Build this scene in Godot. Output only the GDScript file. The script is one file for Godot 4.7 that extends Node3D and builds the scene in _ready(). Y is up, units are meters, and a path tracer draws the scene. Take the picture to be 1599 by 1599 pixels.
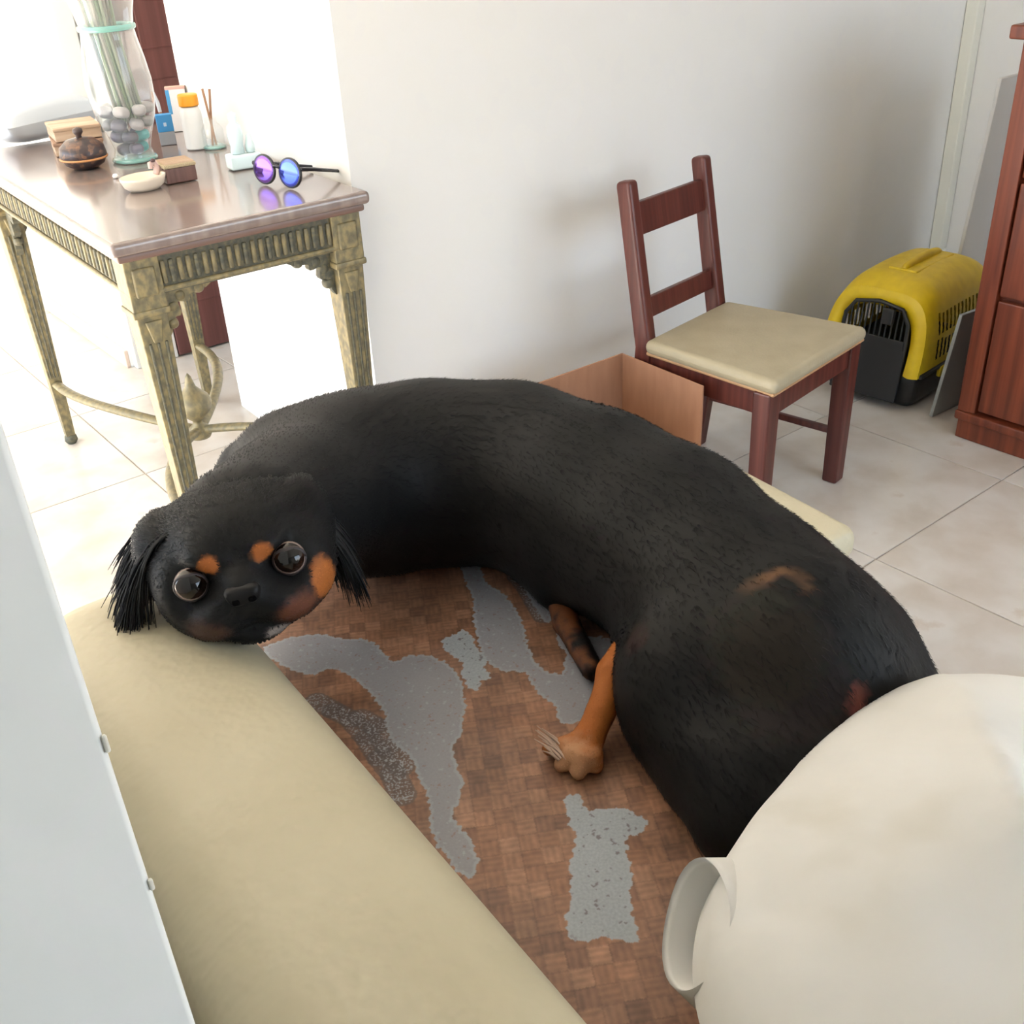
extends Node3D
# A black and tan dog curled up on a padded bench in a bright apartment.
# World axes: x runs along the plastered wall, z towards the viewer, y up, metres.

const FPX := 1650.0            # focal length in pixels of the 1599 px frame
const EYE := Vector3(0, 1.5, 0)
var cam_basis := Basis.from_euler(Vector3(deg_to_rad(-30.3), deg_to_rad(-37.4), deg_to_rad(-3.2)))
var M := {}
var used := {}
var rng := RandomNumberGenerator.new()


func ray(px: float, py: float) -> Vector3:
	return (cam_basis * Vector3(px - 799.5, 799.5 - py, -FPX)).normalized()


func at_y(px: float, py: float, y: float) -> Vector3:
	var d := ray(px, py)
	return EYE + d * ((y - EYE.y) / d.y)


# ---------------------------------------------------------------- mesh builder
class MB:
	var v := PackedVector3Array()
	var n := PackedVector3Array()
	var uv := PackedVector2Array()
	var c := PackedColorArray()
	var ix := PackedInt32Array()
	var tint := Color(1, 1, 1)

	func vert(p: Vector3, t := Vector2.ZERO) -> int:
		v.push_back(p); n.push_back(Vector3.UP); uv.push_back(t); c.push_back(tint)
		return v.size() - 1

	func tri(a: int, b: int, d: int) -> void:      # counter-clockwise seen from outside
		ix.push_back(a); ix.push_back(d); ix.push_back(b)

	func smooth(v0: int, i0: int, weld := true) -> void:
		var acc := {}
		var own := PackedVector3Array()
		own.resize(v.size() - v0)
		for i in range(i0, ix.size(), 3):
			var a := ix[i]; var b := ix[i + 2]; var d := ix[i + 1]
			var fn := (v[b] - v[a]).cross(v[d] - v[a])
			for k in [a, b, d]:
				own[k - v0] += fn
		if weld:
			for k in range(v0, v.size()):
				var key := Vector3i((v[k] * 20000.0).round())
				acc[key] = acc.get(key, Vector3.ZERO) + own[k - v0]
			for k in range(v0, v.size()):
				var s: Vector3 = acc[Vector3i((v[k] * 20000.0).round())]
				n[k] = s.normalized() if s.length() > 1e-14 else Vector3.UP
		else:
			for k in range(v0, v.size()):
				n[k] = own[k - v0].normalized() if own[k - v0].length() > 1e-14 else Vector3.UP

	func rbox(size: Vector3, r: float, xf := Transform3D.IDENTITY, seg := 2, flat_n := 1, warp = null) -> void:
		var v0 := v.size(); var i0 := ix.size()
		var h := size * 0.5
		r = minf(r, minf(h.x, minf(h.y, h.z)) * 0.999)
		var axes := []
		for a in 3:
			var l := PackedFloat32Array()
			for k in seg + 1:
				l.push_back(-h[a] + r * (1.0 - cos(PI * 0.5 * k / seg)) if seg > 1 else -h[a] + r * k)
			for k in range(1, flat_n):
				l.push_back(lerpf(-h[a] + r, h[a] - r, float(k) / flat_n))
			for k in seg + 1:
				l.push_back(h[a] - r * (1.0 - cos(PI * 0.5 * (seg - k) / seg)) if seg > 1 else h[a] - r * (1 - k))
			axes.append(l)
		var inner := h - Vector3(r, r, r)
		for face in 6:
			var a := face >> 1
			var sgn := 1.0 if face & 1 else -1.0
			var b := (a + 1) % 3
			var d := (a + 2) % 3
			var lb: PackedFloat32Array = axes[b]
			var ld: PackedFloat32Array = axes[d]
			var start := v.size()
			for i in lb.size():
				for j in ld.size():
					var q := Vector3.ZERO
					q[a] = sgn * h[a]; q[b] = lb[i]; q[d] = ld[j]
					var inn := q.clamp(-inner, inner)
					var p := inn + (q - inn).normalized() * r
					if warp != null:
						p = warp.call(p)
					vert(xf * p, Vector2(q[b], q[d]))
			var w := ld.size()
			for i in lb.size() - 1:
				for j in w - 1:
					var k := start + i * w + j
					if sgn > 0:
						tri(k, k + w, k + w + 1); tri(k, k + w + 1, k + 1)
					else:
						tri(k, k + w + 1, k + w); tri(k, k + 1, k + w + 1)
		smooth(v0, i0)

	func box(lo: Vector3, hi: Vector3, r := 0.004, seg := 2) -> void:
		rbox(hi - lo, r, Transform3D(Basis(), (lo + hi) * 0.5), seg)

	# a bar from a to b: w across "side", t the other way; s0, s1 scale its ends
	func bar(a: Vector3, b: Vector3, w: float, t: float, side := Vector3.RIGHT, r := 0.004, s0 := 1.0, s1 := 1.0, seg := 2) -> void:
		var y := (b - a).normalized()
		var z := side.cross(y).normalized()
		var x := y.cross(z)
		var len := a.distance_to(b)
		var f := func(p: Vector3) -> Vector3:
			var k := lerpf(s0, s1, p.y / len + 0.5)
			return Vector3(p.x * k, p.y, p.z * k)
		rbox(Vector3(w, len, t), r, Transform3D(Basis(x, y, z), (a + b) * 0.5), seg, 1, f)

	func lathe(profile: Array, seg := 24, xf := Transform3D.IDENTITY, wob = null) -> void:
		var v0 := v.size(); var i0 := ix.size()
		var m := profile.size()
		for j in seg + 1:
			var a := TAU * j / seg
			for k in m:
				var q: Vector2 = profile[k]
				var p := Vector3(q.x * cos(a), q.y, -q.x * sin(a))
				if wob != null:
					p = wob.call(p)
				vert(xf * p, Vector2(float(j) / seg, float(k) / m))
		for j in seg:
			for k in m - 1:
				var s := v0 + j * m + k
				tri(s, s + m, s + m + 1); tri(s, s + m + 1, s + 1)
		smooth(v0, i0)

	func tube(pts: Array, radii: Array, seg := 8, squash := 1.0) -> void:
		var v0 := v.size(); var i0 := ix.size()
		var ref := Vector3.UP
		var m := pts.size()
		var side := Vector3.ZERO
		for i in m:
			var t: Vector3 = (pts[mini(i + 1, m - 1)] - pts[maxi(i - 1, 0)]).normalized()
			if i == 0:
				if absf(t.dot(ref)) > 0.9:
					ref = Vector3.RIGHT
				side = t.cross(ref).normalized()
			side = (side - t * side.dot(t)).normalized()
			var up := side.cross(t)
			for j in seg + 1:
				var a := TAU * j / seg
				vert(pts[i] + (side * cos(a) + up * sin(a) * squash) * radii[i], Vector2(float(j) / seg, float(i) / m))
		for i in m - 1:
			for j in seg:
				var s := v0 + i * (seg + 1) + j
				tri(s, s + 1, s + seg + 2); tri(s, s + seg + 2, s + seg + 1)
		for e in 2:
			var i := 0 if e == 0 else m - 1
			var cp := vert(pts[i])
			for j in seg:
				var s := v0 + i * (seg + 1) + j
				if e == 0: tri(cp, s + 1, s)
				else: tri(cp, s, s + 1)
		smooth(v0, i0)

	func grid(nu: int, nv: int, f: Callable, flip := false, weld := true, skip = null) -> void:
		var v0 := v.size(); var i0 := ix.size()
		for i in nu + 1:
			for j in nv + 1:
				var u := float(i) / nu; var w := float(j) / nv
				vert(f.call(u, w), Vector2(u, w))
		for i in nu:
			for j in nv:
				var s := v0 + i * (nv + 1) + j
				if skip != null and skip.call((v[s] + v[s + nv + 2]) * 0.5):
					continue
				if flip:
					tri(s, s + nv + 2, s + nv + 1); tri(s, s + 1, s + nv + 2)
				else:
					tri(s, s + nv + 1, s + nv + 2); tri(s, s + nv + 2, s + 1)
		smooth(v0, i0, weld)

	# a flat outline in local x, y given a thickness along local z, with a chamfer
	func prism(poly: PackedVector2Array, depth: float, xf := Transform3D.IDENTITY) -> void:
		if not Geometry2D.is_polygon_clockwise(poly):
			poly = poly.duplicate()
		else:
			poly = poly.duplicate(); poly.reverse()
		var t := Geometry2D.triangulate_polygon(poly)
		for s in [1.0, -1.0]:
			var v0 := v.size(); var i0 := ix.size()
			for p in poly:
				vert(xf * Vector3(p.x, p.y, s * depth * 0.5), p)
			for i in range(0, t.size(), 3):
				var a := poly[t[i]]; var b := poly[t[i + 1]]; var d := poly[t[i + 2]]
				var ccw := (b - a).cross(d - a) > 0
				if ccw == (s > 0): tri(v0 + t[i], v0 + t[i + 1], v0 + t[i + 2])
				else: tri(v0 + t[i], v0 + t[i + 2], v0 + t[i + 1])
			smooth(v0, i0, false)
		for i in poly.size():
			var a := poly[i]; var b := poly[(i + 1) % poly.size()]
			var v0 := v.size(); var i0 := ix.size()
			vert(xf * Vector3(a.x, a.y, depth * 0.5)); vert(xf * Vector3(a.x, a.y, -depth * 0.5))
			vert(xf * Vector3(b.x, b.y, -depth * 0.5)); vert(xf * Vector3(b.x, b.y, depth * 0.5))
			tri(v0, v0 + 1, v0 + 2); tri(v0, v0 + 2, v0 + 3)
			smooth(v0, i0, false)

	func mesh() -> ArrayMesh:
		var a := []
		a.resize(Mesh.ARRAY_MAX)
		a[Mesh.ARRAY_VERTEX] = v; a[Mesh.ARRAY_NORMAL] = n; a[Mesh.ARRAY_TEX_UV] = uv
		a[Mesh.ARRAY_COLOR] = c; a[Mesh.ARRAY_INDEX] = ix
		var m := ArrayMesh.new()
		m.add_surface_from_arrays(Mesh.PRIMITIVE_TRIANGLES, a)
		return m


# ---------------------------------------------------------------- scene helpers
func numbered(called: String) -> String:
	var k: int = used.get(called, 0)
	used[called] = k + 1
	return called if k == 0 else "%s_%03d" % [called, k]


func thing(called: String, label: String, category: String, at := Vector3.ZERO, turn := 0.0, group := "") -> Node3D:
	var o := Node3D.new()
	o.name = numbered(called)
	add_child(o)
	o.position = at
	o.rotation.y = turn
	o.set_meta("label", label)
	o.set_meta("category", category)
	if group: o.set_meta("group", group)
	return o


func part(parent: Node, called: String, mb, mat: Material, label := "") -> MeshInstance3D:
	var o := MeshInstance3D.new()
	o.mesh = mb.mesh() if mb is MB else mb
	o.material_override = mat
	if parent == self:
		o.name = numbered(called)
		add_child(o)
	else:
		o.name = called
		parent.add_child(o, true)
	if label: o.set_meta("label", label)
	return o


func struct(called: String, mb, mat: Material, label: String, category: String) -> MeshInstance3D:
	var o := part(self, called, mb, mat, label)
	o.set_meta("kind", "structure")
	o.set_meta("category", category)
	return o


func one(called: String, mb, mat: Material, label: String, category: String, group := "") -> MeshInstance3D:
	var o := part(self, called, mb, mat, label)
	o.set_meta("category", category)
	if group: o.set_meta("group", group)
	return o


func ramp_tex(noise_seed: int, freq: float, octaves: int, stops: Array, stretch := Vector2(1, 1), size := 512, warp := 0.0) -> ImageTexture:
	var fn := FastNoiseLite.new()
	fn.seed = noise_seed
	fn.frequency = freq
	fn.noise_type = FastNoiseLite.TYPE_SIMPLEX_SMOOTH
	fn.fractal_octaves = octaves
	if warp > 0.0:
		fn.domain_warp_enabled = true
		fn.domain_warp_amplitude = warp
		fn.domain_warp_frequency = freq * 0.7
	var w := int(size / stretch.x); var h := int(size / stretch.y)
	var src := fn.get_seamless_image(w, h)
	src.convert(Image.FORMAT_L8)
	src.resize(size, size, Image.INTERPOLATE_CUBIC)
	var data := src.get_data()
	var lut := []
	var g := Gradient.new()
	g.offsets = PackedFloat32Array(); g.colors = PackedColorArray()
	var offs := PackedFloat32Array(); var cols := PackedColorArray()
	for s in stops:
		offs.push_back(s[0]); cols.push_back(s[1])
	g.offsets = offs; g.colors = cols
	for i in 256:
		lut.append(g.sample(i / 255.0))
	var out := PackedByteArray()
	out.resize(size * size * 3)
	for i in size * size:
		var c: Color = lut[data[i]]
		out[i * 3] = c.r8; out[i * 3 + 1] = c.g8; out[i * 3 + 2] = c.b8
	var im := Image.create_from_data(size, size, false, Image.FORMAT_RGB8, out)
	im.generate_mipmaps()
	return ImageTexture.create_from_image(im)


func bump_tex(noise_seed: int, freq: float, octaves: int, strength: float, size := 512, kind := FastNoiseLite.TYPE_SIMPLEX_SMOOTH) -> ImageTexture:
	var fn := FastNoiseLite.new()
	fn.seed = noise_seed
	fn.frequency = freq
	fn.noise_type = kind
	fn.fractal_octaves = octaves
	var im := fn.get_seamless_image(size, size)
	im.convert(Image.FORMAT_RGBA8)
	im.bump_map_to_normal_map(strength)
	return ImageTexture.create_from_image(im)


func mat(col: Color, rough := 0.6, tex: Texture2D = null, scale := Vector3.ONE, world := false) -> StandardMaterial3D:
	var m := StandardMaterial3D.new()
	m.albedo_color = col
	m.roughness = rough
	if tex:
		m.albedo_texture = tex
		m.uv1_triplanar = true
		m.uv1_world_triplanar = world
		m.uv1_scale = scale
	return m


func with_bump(m: StandardMaterial3D, tex: Texture2D, amount: float) -> StandardMaterial3D:
	m.normal_enabled = true
	m.normal_texture = tex
	m.normal_scale = amount
	return m


func col(r: int, g: int, b: int) -> Color:
	return Color8(r, g, b)


# ---------------------------------------------------------------- build
func _ready() -> void:
	rng.seed = 20240611
	camera_and_light()
	materials()
	room()
	console_table()
	table_things()
	dining_chair()
	cardboard_box()
	pet_carrier()
	chest_of_drawers()
	padded_stool()
	bench()
	pillow()
	dog()


func camera_and_light() -> void:
	var cam := Camera3D.new()
	cam.name = "camera"
	cam.position = EYE
	cam.basis = cam_basis
	cam.fov = rad_to_deg(2.0 * atan(799.5 / FPX))
	cam.near = 0.02
	cam.far = 100.0
	add_child(cam)
	cam.current = true
	var env := Environment.new()
	var sky_mat := ProceduralSkyMaterial.new()
	sky_mat.sky_top_color = Color(0.76, 0.88, 1.0)
	sky_mat.sky_horizon_color = Color(0.96, 0.985, 1.0)
	sky_mat.ground_bottom_color = Color(0.62, 0.60, 0.57)
	sky_mat.ground_horizon_color = Color(0.92, 0.93, 0.94)
	sky_mat.sky_energy_multiplier = 1.0
	var sky := Sky.new()
	sky.sky_material = sky_mat
	env.background_mode = Environment.BG_SKY
	env.sky = sky
	env.background_energy_multiplier = 4.0
	env.tonemap_mode = Environment.TONE_MAPPER_LINEAR
	env.tonemap_exposure = 1.75
	env.sdfgi_enabled = true
	env.ssao_enabled = true
	env.ssil_enabled = true
	# low sun through the balcony opening, falling on the passage floor
	var sun := DirectionalLight3D.new()
	sun.name = "sun"
	sun.light_color = Color(1.0, 0.98, 0.94)
	sun.light_energy = 10.0
	sun.light_angular_distance = 0.6
	sun.shadow_enabled = true
	sun.sky_mode = DirectionalLight3D.SKY_MODE_LIGHT_ONLY
	sun.look_at_from_position(Vector3.ZERO, Vector3(0.76, -0.62, -0.18), Vector3.UP)
	add_child(sun)
	var we := WorldEnvironment.new()
	we.name = "environment"
	we.environment = env
	add_child(we)


func materials() -> void:
	M.plaster = with_bump(mat(Color.WHITE, 0.9, ramp_tex(3, 0.01, 3, [[0.0, col(229, 227, 223)], [1.0, col(231, 229, 226)]]), Vector3(0.7, 0.7, 0.7), true), bump_tex(5, 0.03, 4, 2.0), 0.08)
	M.jamb = with_bump(mat(Color.WHITE, 0.85, ramp_tex(4, 0.012, 3, [[0.0, col(234, 236, 233)], [1.0, col(239, 240, 238)]]), Vector3(1.1, 1.1, 1.1), true), bump_tex(6, 0.04, 3, 2.0), 0.2)
	M.white_paint = mat(col(228, 227, 222), 0.5)
	M.strip = mat(col(226, 224, 212), 0.5)
	M.beige_paint = mat(col(214, 190, 172), 0.6)
	M.ceiling = mat(col(236, 235, 232), 0.9)
	M.tiles = []
	for k in 4:
		var m := mat(Color.WHITE, 0.28, ramp_tex(20 + k, 0.006, 5, [[0.0, col(192, 180, 166)], [0.35, col(202, 192, 180)], [0.6, col(208, 200, 190)], [0.85, col(212, 205, 196)], [1.0, col(200, 187, 173)]], Vector2(1, 1), 512, 40.0), Vector3(1.3, 1.3, 1.3))
		m.uv1_offset = Vector3(k * 0.31, 0, k * 0.17)
		M.tiles.append(m)
	M.grout = mat(col(180, 169, 156), 0.9)
	M.mahogany = mat(Color.WHITE, 0.38, ramp_tex(31, 0.012, 4, [[0.0, col(66, 28, 22)], [0.5, col(88, 41, 33)], [1.0, col(104, 54, 44)]], Vector2(1, 9)), Vector3(6, 0.9, 6))
	M.cabinet = mat(Color.WHITE, 0.4, ramp_tex(33, 0.012, 4, [[0.0, col(92, 39, 21)], [0.5, col(118, 55, 32)], [1.0, col(138, 70, 42)]], Vector2(1, 8)), Vector3(5, 0.9, 5))
	M.door_wood = mat(Color.WHITE, 0.5, ramp_tex(35, 0.012, 4, [[0.0, col(84, 46, 42)], [1.0, col(112, 68, 62)]], Vector2(1, 8)), Vector3(4, 0.7, 4))
	M.top_wood = mat(Color.WHITE, 0.26, ramp_tex(36, 0.01, 4, [[0.0, col(116, 100, 94)], [0.5, col(126, 111, 105)], [1.0, col(136, 121, 115)]], Vector2(1, 7)), Vector3(5, 5, 0.9))
	M.top_wood.clearcoat_enabled = true
	M.top_wood.clearcoat = 0.7
	M.top_wood.clearcoat_roughness = 0.12
	M.edge_wood = mat(Color.WHITE, 0.35, ramp_tex(37, 0.01, 4, [[0.0, col(104, 80, 70)], [1.0, col(122, 96, 86)]], Vector2(7, 1)), Vector3(1.2, 5, 5))
	M.gilt = mat(Color.WHITE, 0.5, ramp_tex(40, 0.03, 4, [[0.0, col(88, 83, 66)], [0.4, col(112, 103, 78)], [0.65, col(134, 121, 86)], [1.0, col(150, 134, 94)]]), Vector3(3, 2, 3))
	M.gilt.metallic = 0.15
	M.patina = mat(Color.WHITE, 0.6, ramp_tex(41, 0.03, 4, [[0.0, col(62, 62, 54)], [0.5, col(84, 82, 68)], [1.0, col(118, 106, 74)]]), Vector3(4, 4, 4))
	M.vinyl = with_bump(mat(Color.WHITE, 0.48, ramp_tex(50, 0.008, 3, [[0.0, col(186, 175, 146)], [1.0, col(196, 186, 158)]]), Vector3(1.5, 1.5, 1.5)), bump_tex(51, 0.12, 2, 3.0, 512, FastNoiseLite.TYPE_CELLULAR), 0.18)
	M.seat_vinyl = with_bump(mat(Color.WHITE, 0.5, ramp_tex(52, 0.008, 3, [[0.0, col(162, 149, 121)], [1.0, col(174, 162, 135)]]), Vector3(2, 2, 2)), bump_tex(53, 0.12, 2, 3.0, 512, FastNoiseLite.TYPE_CELLULAR), 0.15)
	M.piping = mat(col(176, 136, 96), 0.6)
	M.cardboard = with_bump(mat(Color.WHITE, 0.85, ramp_tex(60, 0.02, 3, [[0.0, col(158, 112, 84)], [1.0, col(174, 128, 98)]], Vector2(1, 5)), Vector3(2, 2, 2)), bump_tex(61, 0.05, 3, 2.0), 0.15)
	M.yellow = mat(Color.WHITE, 0.42, ramp_tex(62, 0.02, 3, [[0.0, col(206, 172, 16)], [1.0, col(226, 194, 26)]]), Vector3(2, 2, 2))
	M.black_plastic = mat(col(26, 25, 24), 0.45)
	M.white_board = mat(col(206, 204, 200), 0.6)
	M.grey_board = mat(col(150, 154, 152), 0.6)
	M.cotton = with_bump(mat(Color.WHITE, 0.9, ramp_tex(70, 0.008, 3, [[0.0, col(208, 204, 194)], [0.3, col(219, 217, 212)], [1.0, col(224, 223, 220)]]), Vector3(2.2, 2.2, 2.2)), bump_tex(71, 0.02, 3, 4.0), 0.2)
	M.grey_cotton = mat(col(196, 202, 208), 0.9)
	M.clear_glass = StandardMaterial3D.new()
	M.clear_glass.albedo_color = Color(0.93, 0.98, 0.97, 0.12)
	M.clear_glass.transparency = BaseMaterial3D.TRANSPARENCY_ALPHA
	M.clear_glass.roughness = 0.03
	M.green_glass = StandardMaterial3D.new()
	M.green_glass.albedo_color = Color(0.50, 0.74, 0.70, 0.5)
	M.green_glass.transparency = BaseMaterial3D.TRANSPARENCY_ALPHA
	M.green_glass.roughness = 0.05
	M.crystal = StandardMaterial3D.new()
	M.crystal.albedo_color = Color(0.84, 0.91, 0.91)
	M.crystal.roughness = 0.04
	M.crystal.refraction_enabled = true
	M.crystal.refraction_scale = 0.05


# ---------------------------------------------------------------- the room
func slab(lo: Vector3, hi: Vector3) -> MB:
	var mb := MB.new()
	mb.rbox(hi - lo, 0.003, Transform3D(Basis(), (lo + hi) * 0.5), 1)
	return mb


func room() -> void:
	# floor: grout bed and square stone tiles, joints through (2.081, -1.215)
	var s := 0.6
	var bed := MB.new()
	bed.rbox(Vector3(9.0, 0.2, 11.0), 0.003, Transform3D(Basis(), Vector3(1.0, -0.1035, -2.8)), 1)
	var fl := struct("floor", bed, M.grout, "pale beige stone tile floor with thin joints", "floor")
	var tile := MB.new()
	tile.rbox(Vector3(s - 0.004, 0.02, s - 0.004), 0.002, Transform3D.IDENTITY, 1)
	var tm := tile.mesh()
	var k := 0
	for i in range(-7, 4):
		for j in range(-10, 5):
			var o := part(fl, "tile", tm, M.tiles[(i * 7 + j * 5 + 100) % 4])
			o.position = Vector3(2.081 + (i + 0.5) * s, -0.01, -1.215 + (j + 0.5) * s)
			o.rotation.y = PI * 0.5 * ((i * 3 + j + 40) % 4)
			k += 1
	struct("ceiling", slab(Vector3(-2.4, 2.6, -7.4), Vector3(4.2, 2.75, 2.2)), M.ceiling, "white ceiling above the room", "ceiling")
	# plastered wall: a thick block whose end face stands beside the console table
	var wb := MB.new()
	var foot := PackedVector2Array([Vector2(1.295, 2.25), Vector2(4.0, 2.25), Vector2(4.0, 3.27), Vector2(1.337, 3.27)])
	wb.prism(foot, 2.6, Transform3D(Basis(Vector3(1, 0, 0), Vector3(0, 0, -1), Vector3(0, 1, 0)), Vector3(0, 1.3, 0)))
	struct("wall_back", wb, M.plaster, "white plastered wall behind the dark wooden chair", "wall")
	struct("wall_right", slab(Vector3(3.95, 0, -2.25), Vector3(4.15, 2.6, 2.2)), M.plaster, "white wall behind the chest of drawers", "wall")
	var strip := MB.new()
	strip.bar(Vector3(3.925, 0, -2.225), Vector3(3.925, 2.6, -2.225), 0.05, 0.05, Vector3.RIGHT, 0.008)
	struct("trim_1", strip, M.strip, "cream vertical moulding in the corner of the plastered walls", "moulding")
	# wall end right beside the viewer
	var e := at_y(150, 1110, 1.263)
	var jamb := slab(Vector3(-2.2, 0, e.z - 0.48), Vector3(e.x, 2.6, e.z))  # unseen depth behind the edge added to keep passage light off the bench
	var jw := struct("wall_left", jamb, M.jamb, "white wall end with chipped edge beside the cream bench", "wall")
	for ch in [[1182, 0.004], [1528, 0.003]]:
		var chip := MB.new()
		chip.rbox(Vector3(0.002, ch[1] * 2.0, 0.002), 0.0009, Transform3D(Basis(), Vector3(e.x - 0.0002, e.y + (1110 - ch[0]) * 0.00021, e.z - 0.0002)), 2)
		part(jw, "chip", chip, M.strip, "small chip in the plaster edge")
	# far room: a block with a door beside a bright passage
	struct("wall_far", slab(Vector3(1.19, 0, -4.86), Vector3(4.0, 2.6, -3.91)), M.plaster, "bright white wall of the passage behind the console table", "wall")
	struct("baseboard_far", slab(Vector3(1.175, 0, -4.86), Vector3(1.19, 0.07, -3.91)), M.beige_paint, "low beige skirting along the bright passage wall", "skirting")
	var fr := MB.new()
	fr.box(Vector3(1.20, 0, -3.91), Vector3(1.27, 2.15, -3.87), 0.006)
	fr.box(Vector3(1.285, 0, -3.91), Vector3(1.37, 2.15, -3.875), 0.006)
	fr.box(Vector3(1.20, 2.07, -3.91), Vector3(2.27, 2.15, -3.87), 0.006)
	struct("trim_2", fr, M.white_paint, "white painted frame around the brown door", "door frame")
	var door := MB.new()
	door.box(Vector3(1.372, 0.008, -3.905), Vector3(2.19, 2.06, -3.868), 0.004)
	var dn := struct("door_1", door, M.door_wood, "brown wooden door behind the plastered wall end", "door")
	for y in [0.2, 1.1]:
		var pn := MB.new()
		pn.box(Vector3(1.47, y, -3.87), Vector3(2.09, y + 0.8, -3.861), 0.004)
		part(dn, "panel", pn, M.door_wood)
	struct("wall_end", slab(Vector3(-2.4, 0, -7.4), Vector3(4.2, 2.6, -7.2)), M.plaster, "white wall closing the far end of the passage", "wall")
	# window wall on the left with a wide balcony opening, rear wall with a window
	var ww := MB.new()
	for b in [[-7.2, -6.6, 0.0, 2.6], [-1.15, -0.46, 0.0, 2.6], [-6.6, -1.15, 2.3, 2.6], [-0.46, 2.2, 0.0, 2.6]]:
		ww.rbox(Vector3(0.2, b[3] - b[2], b[1] - b[0]), 0.003, Transform3D(Basis(), Vector3(-2.3, (b[2] + b[3]) * 0.5, (b[0] + b[1]) * 0.5)), 1)
	struct("wall_balcony", ww, M.plaster, "white wall with the wide balcony opening", "wall")
	var rw := MB.new()
	for b in [[-2.2, 0.9, 0.0, 2.6], [3.5, 4.15, 0.0, 2.6], [0.9, 3.5, 0.0, 0.6], [0.9, 3.5, 2.35, 2.6]]:
		rw.rbox(Vector3(b[1] - b[0], b[3] - b[2], 0.2), 0.003, Transform3D(Basis(), Vector3((b[0] + b[1]) * 0.5, (b[2] + b[3]) * 0.5, 2.1)), 1)
	struct("wall_rear", rw, M.plaster, "white wall with the window behind the viewer", "wall")
	var wf := MB.new()
	for x in [0.93, 2.2, 3.47]:
		wf.box(Vector3(x - 0.03, 0.6, 2.06), Vector3(x + 0.03, 2.35, 2.12), 0.004)
	for y in [0.63, 2.32]:
		wf.box(Vector3(0.9, y - 0.03, 2.06), Vector3(3.5, y + 0.03, 2.12), 0.004)
	struct("window_1", wf, M.white_paint, "white window frame behind the viewer", "window")


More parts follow.
